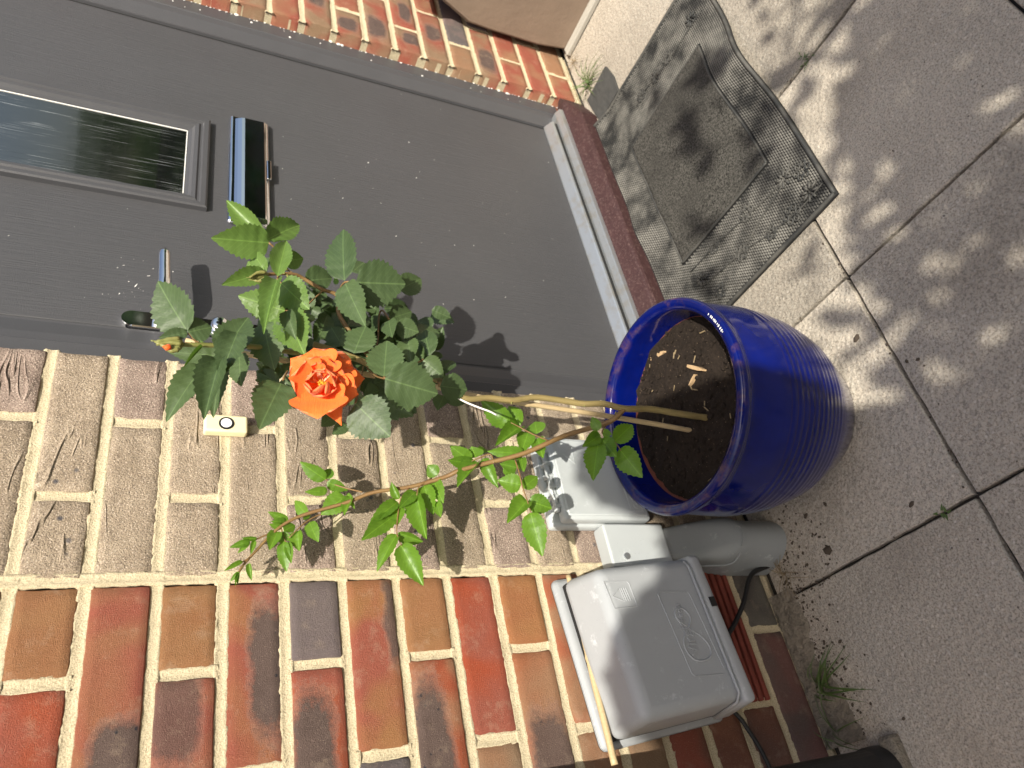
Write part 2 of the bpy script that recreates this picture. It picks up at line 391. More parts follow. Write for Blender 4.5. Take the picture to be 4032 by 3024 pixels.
# ================================================================== SETTING
ground = part('ground', [(-60, -60, -.06), (60, -60, -.06), (60, 40, -.06), (-60, 40, -.06)], [[0, 1, 2, 3]], M['lawn']); ground['kind'] = 'structure'
pv = part('pavement', [(-2.9, -3.2, -.012), (4.0, -3.2, -.012), (4.0, .3, -.012), (-2.9, .3, -.012)], [[0, 1, 2, 3]], M['bedding']); pv['kind'] = 'structure'
X0, Y0, SL = .3287, -.4067, .400
def slab_mesh(k):
    rr = random.Random(100+k); n = 22; h = SL/2-.0026; ring = []
    for s in range(4):
        for i in range(n):
            u = -h+2*h*i/n
            p = [(u, -h), (h, u), (-u, h), (-h, -u)][s]
            q = nz(p[0]*38+k*9, p[1]*38)*.0016
            ring.append(Vector((p[0]*(1+q/h), p[1]*(1+q/h), 0)))
    V, F = [], []; L = len(ring)
    for sc, z in ((1, -.035), (1, -.003), (.9915, .0)):
        V += [Vector((p.x*sc, p.y*sc, z+(nz(p.x*25+k, p.y*25)*.0006 if z == 0 else 0))) for p in ring]
    for a in range(2):
        for i in range(L): F.append([a*L+i, a*L+(i+1) % L, (a+1)*L+(i+1) % L, (a+1)*L+i])
    F.append(list(range(2*L, 3*L))); return mesh('slab', V, F, M['paving'])
slabs = [slab_mesh(k) for k in range(5)]
for i in range(-8, 9):
    for jj in range(-6, 1):
        x, y = X0+SL*(i+.5), Y0+SL*(jj+.5)
        if y > -.0: continue
        o = bpy.data.objects.new('slab', R.choice(slabs)); link(o, pv)
        o.location = (x, y, R.uniform(-.0015, .001)); o.rotation_euler = (R.uniform(-.002, .002), R.uniform(-.002, .002), R.choice((0, math.pi/2, math.pi)))

# ================================================================== BRICK WALLS
ZTOP = 1.131906
def zl(k): return ZTOP-.075*k                      # height of bed joint k
def brick_mesh(name, L, H, seed, wob, mt, depth=.1):
    nx, nzz = max(6, int(L/.0105)), 8; V, F = [], []
    def par(i, n, l): return 0 if i == 0 else 1 if i == n else (.0019+(l-.0038)*(i-1)/(n-2))/l
    for j in range(nzz+1):
        for i in range(nx+1):
            u, v = par(i, nx, L), par(j, nzz, H); x, z = -L/2+L*u, -H/2+H*v
            ex = min(u, 1-u)*L; ez = min(v, 1-v)*H; e = min(ex, ez)
            dx = nz(x*70+seed, z*70)*wob; dz = nz(x*70, z*70+seed*3)*wob
            if ex < 1e-6: x += nz(z*160+seed, 5)*.0016
            if ez < 1e-6: z += nz(x*130+seed, 9)*.0015*(1 if v else 1)
            if ex < 1e-6 and ez < 1e-6: x *= .985; z *= .965
            y = nz(x*26+seed, z*40)*wob*.7+nz(x*110, z*110+seed)*.0004
            if e < 1e-6: y += .0022+nz(x*120+seed, z*120)*.0012
            V.append(Vector((x+dx*.4, y, z+dz*.2)))
    W = nx+1
    for j in range(nzz):
        for i in range(nx): F.append([j*W+i, j*W+i+1, (j+1)*W+i+1, (j+1)*W+i])
    per = [i for i in range(nx+1)]+[j*W+nx for j in range(1, nzz+1)]+[nzz*W+i for i in range(nx-1, -1, -1)]+[j*W for j in range(nzz-1, 0, -1)]
    n0 = len(V); V += [Vector((V[p].x, depth, V[p].z)) for p in per]; n = len(per)
    for i in range(n): F.append([per[(i+1) % n], per[i], n0+i, n0+(i+1) % n])
    F.append([n0+i for i in range(n)])
    me = mesh(name, V, F, mt, True)
    return me
ST, HD, BH = .215, .1025, .065
VAR = {}
for fam, mt, wob in (('r', M['brick'], .0012), ('b', M['brown'], .0022)):
    VAR[fam+'s'] = [brick_mesh('brick', ST-.0024, BH-.0026, 11*k+3, wob, mt) for k in range(6)]
    VAR[fam+'h'] = [brick_mesh('brick', HD-.0024, BH-.0026, 17*k+5, wob, mt) for k in range(5)]
RED, TAN, ORA, DRK, RB = (.315, .080, .046), (.275, .150, .080), (.330, .150, .074), (.135, .098, .085), (.20, .075, .045)
def put_brick(wall, me, xc, row, c1, c2, pc=(0, 0, 0), ph=(.05, .02, 0)):
    o = bpy.data.objects.new('brick', me); link(o, wall)
    o.location = Vector((xc, R.uniform(-.0012, .0012), (zl(row)+zl(row+1))/2))-ORG[wall.name]
    rd_ = me.materials[0].name == 'multi_brick'; w3 = (1.06, 1.28, 1.48) if rd_ else (1, 1, 1)
    o['c1'] = [q*k_*(.84 if rd_ and c1[0] > .34 else 1) for q, k_ in zip(c1, w3)]; o['c2'] = [q*k_*(.84 if rd_ and c2[0] > .34 else 1) for q, k_ in zip(c2, w3)]; o['pc'] = list(pc); o['ph'] = [ph[0]*1.15, ph[1]*1.15, ph[2]]; return o
def strip(lst, a, b, vertical, half=.0092, step=.006, wob=1.0, seed=0):
    """mortar joint between a and b with a tooled, ragged section"""
    n = max(3, int(abs(b[0]-a[0]+b[1]-a[1])/step)); sec = [(-1.22, .0060), (-1.0, .0012), (-.6, .0024), (0, .0034), (.6, .0024), (1.0, .0012), (1.22, .0060)]
    V, F = [], []
    for i in range(n+1):
        t = i/n; cx, cz = a[0]+(b[0]-a[0])*t, a[1]+(b[1]-a[1])*t
        for q, (d, y) in enumerate(sec):
            s = cx*1.3+cz*1.7+seed
            dd = d*half*.88*(1+.20*nz(s*110, q*3.1)+.10*nz(s*330, q*2.1))+nz(s*25+7, 1)*.0008
            yy = y+.0016*wob*nz(s*140, q*2.3+4)*(1.2 if abs(d) > .9 else .6)+.0005*nz(s*400, q)
            V.append(Vector((cx+dd, yy, cz)) if vertical else Vector((cx, yy, cz+dd)))
    m_ = len(sec)
    for i in range(n):
        for q in range(m_-1):
            f = [i*m_+q, i*m_+q+1, (i+1)*m_+q+1, (i+1)*m_+q]
            F.append(f if vertical else f[::-1])
    lst.append((V, F))
def rnd_red(L):
    k = R.random(); h = L/2
    pc = (R.uniform(-h*.4, h*.4), R.uniform(-.015, .015), 0); ph = (R.uniform(.3, .7)*h, R.uniform(.014, .028), 1)
    if k < .28: return (RED, ORA, (0, 0, 0), (.05, .02, 0))
    if k < .5: return (TAN, ORA, (0, 0, 0), (.05, .02, 0))
    if k < .85: return (RED, TAN, pc, ph)
    return (DRK, (.21, .13, .105), (0, 0, 0), (.05, .02, 0))
def make_wall(label, x_start, x_end, rows, fam, layout, colours, group):
    wl = thing('brick_wall', label, 'wall', ((x_start+x_end)/2, .05, 0), group)
    mort = []
    for r in range(rows[0], rows[1]):
        segs = layout(r)
        for (xa, xb) in segs:
            L = xb-xa; me = R.choice(VAR[fam+('s' if L > .15 else 'h')])
            if abs(L-(ST if L > .15 else HD)) > .004: me = brick_mesh('brick', L, BH, R.random()*50, .0012, M['brick' if fam == 'r' else 'brown'])
            c = colours(r, segs.index((xa, xb)), L)
            put_brick(wl, me, (xa+xb)/2, r, *c)
        xs = sorted(segs)
        for (a, b) in zip(xs[:-1], xs[1:]):
            xm = (a[1]+b[0])/2; strip(mort, (xm, zl(r)-.003), (xm, zl(r+1)+.003), True, seed=r*3.3)
        strip(mort, (xs[0][0]-.003, zl(r+1)), (xs[-1][1]+.003, zl(r+1)), False, seed=r*5.1)
    V, F = joinVF(mort); part('mortar', V, F, M['mortar'], wl, True)
    z0, z1 = zl(rows[1])-.02, zl(rows[0])
    frombm('wall_core', boxbm(x_start+.0065, x_end-.0065, .008, .095, z0, z1), M['mortar'], wl)
    return wl
NO = ((0, 0, 0), (.05, .02, 0))
# left red wall: the courses seen in the photo from the joint at x = 0 leftwards
LEFT = {
 -1: [(ORA, TAN, *NO)],
 0: [((.33, .145, .06), (.30, .115, .048), *NO), (RED, (.43, .085, .035), *NO)],
 1: [(RED, (.38, .14, .065), (-.085, -.012, 0), (.045, .030, 1)), (RED, TAN, *NO)],
 2: [((.33, .15, .062), (.36, .14, .055), *NO), (RED, (.34, .12, .06), (.065, .01, 0), (.050, .030, .8))],
 3: [(RED, (.40, .15, .062), (.0, -.019, 0), (.088, .026, 1)), (RED, TAN, *NO)],
 4: [((.17, .115, .098), (.145, .095, .085), *NO), (RED, (.42, .09, .035), (-.01, .009, 0), (.098, .027, 1))],
 5: [((.40, .16, .06), RED, (.05, -.030, 0), (.062, .014, .9)), (DRK, (.15, .10, .09), *NO)],
 6: [((.38, .16, .062), (.34, .135, .055), *NO), ((.40, .085, .035), ORA, (-.012, .012, 0), (.098, .027, 1))],
 7: [(RED, (.42, .075, .03), *NO), (TAN, ORA, *NO)],
 8: [((.42, .165, .06), (.39, .13, .05), *NO), ((.40, .13, .055), ORA, (-.045, -.005, 0), (.075, .036, .95))],
 9: [((.42, .085, .035), ORA, *NO), (ORA, TAN, *NO)],
 10: [(ORA, RED, *NO), (ORA, TAN, *NO)],
 11: [(RB, RED, *NO), (RB, RED, *NO)], 12: [(RB, (.16, .07, .045), *NO), ((.24, .09, .05), RB, *NO)],  # lowest courses from here down: wall foot's shade put into the brown colours
 13: [(RB, RED, *NO), ((.17, .08, .055), RB, *NO)], 14: [((.15, .115, .085), (.12, .09, .07), *NO), ((.20, .085, .065), (.15, .09, .07), *NO), ((.14, .08, .055), (.19, .09, .06), *NO)],
}
def lay_left(r):
    x = -.005; out = []; first = (r % 2 == 0)
    while x > -1.4:
        L = HD if (first and x == -.005) else ST
        out.append((x-L, x)); x -= L+.010
    return out
def col_left(r, i, L):
    if r in LEFT and i < len(LEFT[r]): return LEFT[r][i]
    return rnd_red(L)
wl = make_wall('multicoloured red brick wall behind the large grey cable box', -1.4, -.005, (-8, 15), 'r', lay_left, col_left, 'house brick walls')
# brown pier beside the door
def lay_pier(r): return [(.005, .1075), (.1175, .3325)] if r % 2 == 0 else [(.005, .22), (.23, .3325)]
def col_pier(r, i, L):
    a = R.uniform(.9, 1.1); b = ((.295*a, .234*a, .170*a), (.390*a, .315*a, .232*a), *NO)
    if L < .15 and R.random() < .5: return ((.265, .20, .165), (.35, .27, .225), *NO)
    return b
wp_ = make_wall('narrow sandy brown brick pier between the red bricks and the grey door', .005, .3375, (-8, 15), 'b', lay_pier, col_pier, 'house brick walls')
js = []; strip(js, (.0042, zl(15)), (.0042, zl(-8)), True, half=.0080, wob=1.3, seed=77)
V, F = joinVF(js); V = [Vector((v.x, v.y-.0022, v.z)) for v in V]; part('joint_mortar', V, F, M['mortar'], wp_, True)
# right of the door
XR = 1.353
def lay_right(r):
    x = XR; out = []; first = (r % 2 == 0)
    while x < 3.0:
        L = HD if (first and x == XR) else ST
        out.append((x, x+L)); x += L+.010
    return out
def col_right(r, i, L):
    c = rnd_red(L)
    return c
wr = make_wall('red brick wall on the hinge side of the grey door', XR-.005, 3.0, (-8, 15), 'r', lay_right, col_right, 'house brick walls')
# ribbed clay vent course low on the left wall: replaces bricks of row 13
for o in list(wl.children):
    if o.name.startswith('brick') and abs(o.location.z-(zl(13)+zl(14))/2) < .02 and -.27 < o.location.x+ORG[wl.name].x < .0:
        bpy.data.objects.remove(o)
bms = [vf(boxbm(-.225, -.006, .004, .08, zl(14)+.005, zl(13)-.005))]
for k in range(5):
    z = zl(14)+.010+k*.0135; bms.append(vf(boxbm(-.222, -.009, -.004, .010, z, z+.0085, .0015, 1)))
V, F = joinVF(bms); o = part('air_brick', V, F, M['ventred'], wl); o['label'] = 'ribbed dark red clay air brick low in the wall'

# ================================================================== DOOR, FRAME, SILL
D = .050; XL0, XL1, XD0, XD1 = .3375, 1.353, .424, 1.262
fr = thing('door_frame', 'dark grey door frame fixed in the brick opening', 'door frame', (.845, .06, .08))
def sweep_jamb(pr, z0, z1):
    V = [Vector((x, y, z)) for z in (z0, z1) for x, y in pr]; n = len(pr)
    F = [[i, (i+1) % n, n+(i+1) % n, n+i] for i in range(n)]+[list(range(n))[::-1], list(range(n, 2*n))]; return V, F
pr_r = [(XL1+.03, .033), (1.316, .033), (1.314, .035), (1.300, .037), (1.272, .047), (1.268, .047), (1.266, .058), (1.266, .12), (XL1+.03, .12)]
pr_l = [((.3375+1.353)-x, y) for x, y in pr_r][::-1]
part('jamb', *sweep_jamb(pr_r, .062, 2.12), M['frame'], fr); part('jamb', *sweep_jamb(pr_l, .062, 2.12), M['frame'], fr)
frombm('head', boxbm(.43, 1.26, .036, .12, 2.055, 2.12, .004), M['frame'], fr)
part('gasket_gap_fill', *joinVF([vf(boxbm(1.2625, 1.2675, .053, .09, .09, 2.05)), vf(boxbm(.4225, .4245, .053, .09, .09, 2.05)), vf(boxbm(.43, 1.26, .06, .09, 2.04, 2.056))]), M['gasket_gap_fill'], fr)
# threshold strips
xa, xb = .40, 1.262
def extr(pr, x0, x1):
    V = [Vector((x, y, z)) for x in (x0, x1) for y, z in pr]; n = len(pr)
    return V, [[i, (i+1) % n, n+(i+1) % n, n+i][::-1] for i in range(n)]+[list(range(n)), list(range(n, 2*n))[::-1]]
part('weather_bar', *extr([(.049, .113), (.046, .113), (.026, .1015), (.0235, .0985), (.0235, .094), (.049, .094)], .395, 1.263), M['ali'], fr)
part('threshold', *extr([(.10, .0835), (.020, .0835), (.017, .0825), (.006, .0785), (.0045, .076), (.0045, .066), (.10, .066)], .3425, 1.300), M['ali'], fr)
frombm('gasket_gap_fill', boxbm(.40, 1.262, .0260, .045, .0836, .0939), M['gasket_gap_fill'], fr)  # black strip filling the slot between the bars, its shade put in as colour
# white sealant beads and paint along the brick edge
fl = []
for k in range(150):
    z = .05+1.35*k/150+R.uniform(-.006, .006)
    if R.random() < .32 and z < .95: continue
    s = R.choice((.0009, .0012, .0016, .0032 if R.random() < .2 else .001))
    c = Vector((1.3525-R.uniform(0, .0015), .0320+R.uniform(-.001, .001), z)); bm = bmesh.new(); bmesh.ops.create_icosphere(bm, subdivisions=1, radius=s)
    for v in bm.verts: v.co = c+Vector((v.co.x*1.2, v.co.y*.8, v.co.z*R.uniform(1, 2.2)))
    fl.append(vf(bm))
for k in range(14):
    c = Vector((R.uniform(1.318, 1.345), .0325, R.uniform(.15, 1.2))); s = R.choice((.0012, .0018, .003)); bm = bmesh.new(); bmesh.ops.create_icosphere(bm, subdivisions=1, radius=s)
    for v in bm.verts: v.co = c+Vector((v.co.x, v.co.y*.4, v.co.z))
    fl.append(vf(bm))
o = part('sealant_bead', *joinVF(fl), M['paint'], fr); o['kind'] = 'stuff'

dr = thing('front_door', 'dark grey front door with chrome letter plate and narrow glass pane', 'door', (.845, D+.022, .09))
frombm('leaf', boxbm(XD0+.002, XD1-.002, D, D+.044, .093, 2.05, .0025, 2), M['door'], dr)
# glazing moulding: profile swept round a rectangle
GX0, GX1, GZ0, GZ1 = .711, .960, .942, 1.80
prof = [(0, D+.002), (0, D-.010), (.003, D-.0125), (.010, D-.0125), (.0125, D-.0085), (.015, D-.0085), (.018, D-.0115), (.024, D-.0105), (.028, D-.005), (.0335, D-.003), (.0345, D+.004)]
V, F = [], []
for ins, y in prof:
    V += [Vector((GX0+ins, y, GZ0+ins*1.15)), Vector((GX1-ins, y, GZ0+ins*1.15)), Vector((GX1-ins, y, GZ1-ins)), Vector((GX0+ins, y, GZ1-ins))]
for i in range(len(prof)-1):
    for k in range(4): F.append([i*4+k, i*4+(k+1) % 4, (i+1)*4+(k+1) % 4, (i+1)*4+k])
wf = part('window_frame', V, F, M['frame'], dr)
frombm('pane', boxbm(GX0+.033, GX1-.033, D-.0014, D+.006, GZ0+.038, GZ1-.033), M['glass'], wf)
part('glazing_bead', *joinVF([vf(boxbm(GX1-.0372, GX1-.0352, D-.0026, D-.0015, GZ0+.040, GZ1-.04)), vf(boxbm(GX0+.036, GX1-.036, D-.0026, D-.0015, GZ0+.0395, GZ0+.0412))]), M['paint'], wf)
# letter plate
lp = frombm('letter_plate', boxbm(.688, .995, D-.011, D-.0005, .8315, .907, .006, 4), M['chrome'], dr, True)
V, F = extr([(D-.0112, .8380), (D-.0165, .8392), (D-.0178, .8420), (D-.0178, .8790), (D-.0168, .8845), (D-.0140, .8915), (D-.0112, .8965)], .7005, .9835)
part('flap', V, F, M['chrome'], lp)
frombm('finger_tab', boxbm(.815, .87, D-.0165, D-.0112, .829, .838, .002, 2), M['chrome'], lp, True)
# handle
HX = .440
bm = bmesh.new(); V = []
def plate(cx, z0, z1, r, y0, y1):
    pts = []
    for k in range(13): a = math.pi*k/12; pts.append((cx+r*math.cos(a), z1-r+r*math.sin(a)))
    for k in range(13): a = math.pi+math.pi*k/12; pts.append((cx+r*math.cos(a), z0+r+r*math.sin(a)))
    n = len(pts); V = []
    for y, s in ((y0, 1), (y1+.002, 1), (y1, .9)):
        V += [Vector((cx+(x-cx)*s, y, z)) for x, z in pts]
    F = []
    for a in range(2):
        for k in range(n): F.append([a*n+k, (a+1)*n+k, (a+1)*n+(k+1) % n, a*n+(k+1) % n])
    F.append(list(range(2*n, 3*n))[::-1]); return V, F
hb = part('handle', *plate(HX+.0, .838, 1.056, .0155, D, D-.009), M['chrome'], dr)
lev = smoothline([(HX, D-.006, 1.000), (HX, D-.030, 1.000), (HX+.004, D-.048, 1.000), (HX+.022, D-.056, 1.001), (HX+.065, D-.055, 1.003), (HX+.108, D-.053, 1.005)], 6)
V, F = tubeVF(lev, [.0125]*7+[.011]*6+[.010]*6+[.0098]*6+[.0095]*5+[.0072], 14)
part('lever', [Vector(((v.x), v.y, 1.003+(v.z-1.003)*1.05)) for v in V], F, M['chrome'], hb, True)
part('lock_cylinder', *tubeVF([(HX, D-.008, .915), (HX, D-.020, .915), (HX, D-.022, .915)], [.014, .0135, .010], 20), M['chrome'], hb, True)
# paint flecks on the leaf
fl = []
zm = zoom(0, 400, 1.9235)
def fleck(px, py, s, el=1, ang=0):
    s *= .75; c = at(px, py, D-.0003); bm = bmesh.new(); bmesh.ops.create_icosphere(bm, subdivisions=1, radius=s)
    for v in bm.verts:
        x, z = v.co.x, v.co.z*el; v.co = c+Vector((x*math.cos(ang)-z*math.sin(ang), v.co.y*.35, x*math.sin(ang)+z*math.cos(ang)))
    fl.append(vf(bm))
for a, b, s, el, an in ((1030, 1392, .0011, 6, 1.15), (975, 1362, .0012, 1.3, 0), (905, 1452, .0013, 1.2, 0), (1125, 1320, .0006, 7, .3), (1310, 1288, .0008, 3, 1.4), (890, 1258, .0009, 1.5, 0), (937, 1240, .0005, 6, .4), (775, 1458, .0008, 1, 0), (640, 1484, .0006, 1, 0), (1160, 1265, .0008, 1.6, 1), (918, 1182, .0008, 1, 0), (1085, 1205, .0006, 1.5, .7), (965, 812, .0009, 1, 0), (563, 948, .0005, 2, 1), (65, 1015, .0005, 4, 1), (725, 45, .0008, 1, 0), (945, 102, .0007, 2, 1.3), (2140, 508, .0011, 1.5, 1), (2145, 265, .0009, 1.4, 0), (2205, 738, .001, 1, 0)):
    fleck(*zm(a, b), s, el, an)
for k in range(16): fleck(*zm(R.gauss(960, 130), R.gauss(1380, 80)), R.uniform(.0002, .0005), R.uniform(1, 4), R.uniform(0, 3))
for px, py in ((1865, 967), (1866, 1180), (1715, 1045), (1746, 1197), (1780, 1275), (2016, 958), (1735, 430), (1710, 630), (2160, 640), (1580, 370), (1790, 965), (2140, 1105), (1990, 1170), (1995, 843), (2005, 838), (1640, 700), (1500, 800), (1450, 640), (1610, 560), (1560, 930), (1350, 780), (1900, 800), (1650, 1120)): fleck(px, py, R.uniform(.0006, .0016), R.uniform(1, 1.8), R.uniform(0, 3))
for k in range(40): fleck(R.uniform(1200, 2250), R.uniform(500, 1250), R.uniform(.0003, .0006), R.uniform(1, 3), R.uniform(0, 3))
fl2 = [q for q in fl if all(XD0+.005 < v.x < XD1-.005 and v.z > .12 for v in q[0])]
o = part('paint_fleck', *joinVF(fl2), M['paint'], dr); o['kind'] = 'stuff'

# maroon sill
V, F = [], []; n = 40; pr = [(.085, .064), (.003, .0655), (-.030, .052), (-.034, .049), (-.0365, .044), (-.037, .0)]
for i in range(n+1):
    x = .343+(1.347-.343)*i/n; tap = 1-max(0, (x-1.25)/.097)*.85
    for y, z in pr: V.append(Vector((x, y*tap+(.006 if y < 0 else 0)*(1-tap)+nz(x*14, y*90)*.0015, z+nz(x*30, z*90)*.0012*(z > .01))))
for i in range(n):
    for k in range(len(pr)-1): F.append([i*6+k, (i+1)*6+k, (i+1)*6+k+1, i*6+k+1])
F += [list(range(6)), list(range(n*6, n*6+6))[::-1]]
tag(part('door_sill', V, F, M['maroon'], None, False, (.845, .02, 0)), 'worn maroon painted sill below the grey door', 'sill')

# ================================================================== DOORBELL
db = thing('doorbell', 'small cream doorbell with white round button on brown bricks', 'doorbell', (.222, 0, .908))
frombm('housing', boxbm(.2085, .2365, -.016, -.0005, .8795, .9375, .0035, 3), M['cream'], db, True)
part('button_ring', *tubeVF([(.2215, -.0150, .9085), (.2215, -.0172, .9085)], .0100, 28), M['blackring'], db)
part('button', *tubeVF([(.2215, -.0150, .9085), (.2215, -.0180, .9085), (.2215, -.0183, .9085)], [.0073, .0073, .0069], 28), M['white'], db)

# ================================================================== TEXT
def text_vf(body, size, o, ux, uz, ny=-1, depth=.0006, shear=0):
    cu = bpy.data.curves.new('lettering', 'FONT'); cu.body = body; cu.size = size; cu.extrude = depth; cu.shear = shear; cu.resolution_u = 3
    ob = bpy.data.objects.new('lettering', cu); C.objects.link(ob); bpy.context.view_layer.update()
    me = bpy.data.meshes.new_from_object(ob.evaluated_get(bpy.context.evaluated_depsgraph_get()))
    V = [Vector(o)+Vector(ux)*v.co.x+Vector(uz)*v.co.y+Vector((0, ny, 0))*v.co.z for v in me.vertices]
    F = [list(p.vertices) for p in me.polygons]; bpy.data.objects.remove(ob); bpy.data.curves.remove(cu); bpy.data.meshes.remove(me); return V, F

# ================================================================== OPENREACH BOX
ob_ = thing('junction_box', 'pale grey flat telephone junction box with hinged lid behind the blue pot', 'junction box', (.14, 0, .34))
frombm('base', boxbm(.064, .222, -.022, -.0005, .245, .424, .006, 3), M['grey2'], ob_, True)
lid = frombm('lid', boxbm(.066, .216, -.044, -.023, .247, .412, .0055, 3), M['grey2'], ob_, True)
frombm('lid_panel', boxbm(.0715, .2105, -.0462, -.0425, .2525, .4065, .0025, 2), M['grey2'], ob_, True)
part('hinge', *tubeVF([(.082, -.034, .4175), (.205, -.034, .4175)], .0052, 12), M['grey2'], ob_, True)
for xx in (.092, .108, .127, .146, .168, .19): frombm('hinge_knuckle', boxbm(xx-.003, xx+.003, -.0400, -.022, .411, .4225, .001, 1), M['grey2'], ob_)
part('lettering', *text_vf('openreach', .021, (.0835, -.0464, .2680), (1, 0, 0), (0, 0, 1), depth=.0012), M['grey2'], lid)
rect = [(.080, .262), (.196, .262), (.196, .2855), (.080, .2855), (.080, .262)]
for q in (rect, [(.165, .370), (.182, .388), (.198, .368), (.165, .370)]): part('emboss_line', *tubeVF([(x, -.0462, z) for x, z in q], .0008, 6), M['grey2'], lid)

# ================================================================== CABLE GUARD (duct shroud)
cg = thing('cable_duct_cover', 'grey plastic duct shroud with box cap rising from the paving beside the pot', 'duct cover', (.03, 0, 0))
frombm('cap', hexbm((-.008, .0645, -.001, .222, .339), (-.012, .0605, -.040, .226, .345), .004, 3), M['grey2'], cg, True)
for q in ((.0, .316),):
    sc = part('screw', *tubeVF([(q[0]+.004, -.0395, q[1]), (q[0]+.004, -.0425, q[1])], .0055, 16), M['ali'], cg)
secs = []
for i in range(15):
    t = i/14; z = .236-.236*t
    wv = .027+(.0455-.027)*min(1, max(0, (t-.02)/.58))          # half width
    dp = .034+(.078-.034)*min(1, max(0, (t-.05)/.55))**1.2       # stands proud
    rd = min(1, max(0, (t-.15)/.5))                             # 0 = box, 1 = half round
    ring = []
    for k in range(25):
        a = math.pi*k/24; ex = 2.0/(2+6*(1-rd)); c_, s_ = math.cos(a), math.sin(a)
        x = math.copysign(abs(c_)**ex, c_)*wv; y = -(abs(s_)**ex)*dp
        ring.append(Vector((.0285-.003*t+x, y-.002, z)))
    secs.append(ring)
V = [p for r_ in secs for p in r_]; F = [[i*25+k, i*25+k+1, (i+1)*25+k+1, (i+1)*25+k] for i in range(14) for k in range(24)]
F.append(list(range(25)))
part('duct_shroud', V, F, M['grey3'], cg, True)
part('shroud_ridge', *joinVF([tubeVF(smoothline([(-.012, -.030, .228), (-.017, -.045, .170), (-.020, -.058, .128), (-.008, -.074, .112)], 5), .0016, 6), tubeVF(smoothline([(.0555, -.040, .150), (.050, -.068, .105), (.028, -.0805, .098), (.004, -.0745, .105)], 5), .0014, 6)]), M['grey3'], cg, True)

# ================================================================== BIG GREY CABLE BOX
vb = thing('cable_box', 'large grey plastic cable box with embossed loop logo on the red bricks', 'cable box', (-.14, 0, .2))
TH = -math.radians(4.6); CX, CZ = -.14, .32
def tilt(V): return [Vector((CX+(v.x-CX)*math.cos(TH)+(v.z-CZ)*math.sin(TH), v.y, CZ-(v.x-CX)*math.sin(TH)+(v.z-CZ)*math.cos(TH))) for v in V]
def tpart(name, VF, mt, parent, sm=False): return part(name, tilt([Vector(v) for v in VF[0]]), VF[1], mt, parent, sm)
tpart('back_plate', vf(boxbm(-.253, -.012, -.020, -.004, .214, .437, .010, 3)), M['grey'], vb, True)
tpart('gap_shade', vf(boxbm(-.244, -.024, -.032, -.019, .221, .424, .002, 1)), M['gasket_gap_fill'], vb)  # black block in the gap behind the lid, standing in for its shade
vl = tpart('lid', vf(hexbm((-.247, -.020, -.0285, .218, .432), (-.238, -.033, -.108, .232, .418), .015, 5)), M['grey'], vb, True)
tpart('lip', vf(hexbm((-.251, -.016, -.027, .214, .246), (-.246, -.031, -.112, .229, .250), .007, 3)), M['grey'], vb, True)
tpart('lip_ridge', tubeVF([(-.2475, -.040, 0.254), (-.2415, -.100, 0.256), (-.232, -.1115, 0.257), (-.050, -.1125, 0.257), (-.040, -.108, 0.257), (-.034, -.060, 0.256)], .0022, 6), M['grey'], vb, True)
z7 = zoom(2330, 2250, 3.687); YF = -.1082
def on_lid(pts, k=5): return smoothline([at(*z7(a, b), YF) for a, b in pts], k)
loop = [(1395, 820), (1250, 700), (1208, 610), (1245, 548), (1330, 545), (1405, 620), (1435, 705), (1405, 810), (1345, 950), (1345, 1070), (1400, 1190), (1490, 1275), (1590, 1300), (1690, 1265), (1735, 1190), (1700, 1070), (1600, 950), (1480, 870), (1395, 820)]
part('loop_logo', *tubeVF(on_lid(loop), .0015, 6), M['grey'], vl, True)
r1 = [(960, 330), (985, 295), (1380, 292), (1420, 330), (1920, 1400)]; r2 = [(960, 330), (1455, 1480), (1500, 1520), (1910, 1490)]
r3 = [(170, 150), (510, 145), (540, 175), (665, 510), (330, 540), (170, 150)]; r4 = [(300, 360), (480, 435), (400, 240), (300, 360)]
for q in (r1, r2, r3, r4, [(430, 240), (510, 430)], [(460, 235), (540, 425)], [(490, 235), (570, 420)]): part('emboss_line', *tubeVF([at(*z7(a, b), YF) for a, b in q], .0009, 5), M['grey'], vl)
def lid_text(body, a, b, size, shear):
    o_, e_ = at(*z7(*a), YF), at(*z7(*b), YF); u = (e_-o_).normalized(); up = Vector((-u.z, 0, u.x)); u.y = 0
    return text_vf(body, size, o_, u, up, depth=.0014, shear=shear)
part('lettering', *joinVF([lid_text('Virgin', (1600, 1215), (1440, 900), .0225, .25), lid_text('media', (1365, 770), (1300, 570), .0125, .25)]), M['grey'], vl)
o = tpart('latch_slot', vf(boxbm(-.112, -.098, -.1135, -.105, .2335, .2435)), M['gasket_gap_fill'], vl)

# ================================================================== CABLES, CANES, PIPE
def thing_tube(name, label, cat, pts, rad, mt, n=8, sm=True, k=6, loc=None):
    p = smoothline(pts, k) if k else [Vector(q) for q in pts]
    rr = rad if not hasattr(rad, '__len__') else [rad[min(len(rad)-1, int(i*len(rad)/len(p)))] for i in range(len(p))]
    V, F = tubeVF(p, rr, n); return tag(part(name, V, F, mt, None, sm, loc or p[0]), label, cat)
thing_tube('cable', 'black cable looping from the duct shroud up behind the grey cable box', 'cable', [(-.012, -.028, .010), (-.030, -.030, .064), (-.077, -.028, .102), (-.120, -.020, .146), (-.150, -.012, .200), (-.15, -.006, .26)], .0042, M['black'])
thing_tube('cable', 'short black cable clipped to bricks between cable box and downpipe', 'cable', [(-.20, -.008, .215), (-.236, -.008, .176), (-.262, -.008, .162), (-.296, -.008, .150), (-.36, -.008, .140)], .0034, M['black'])
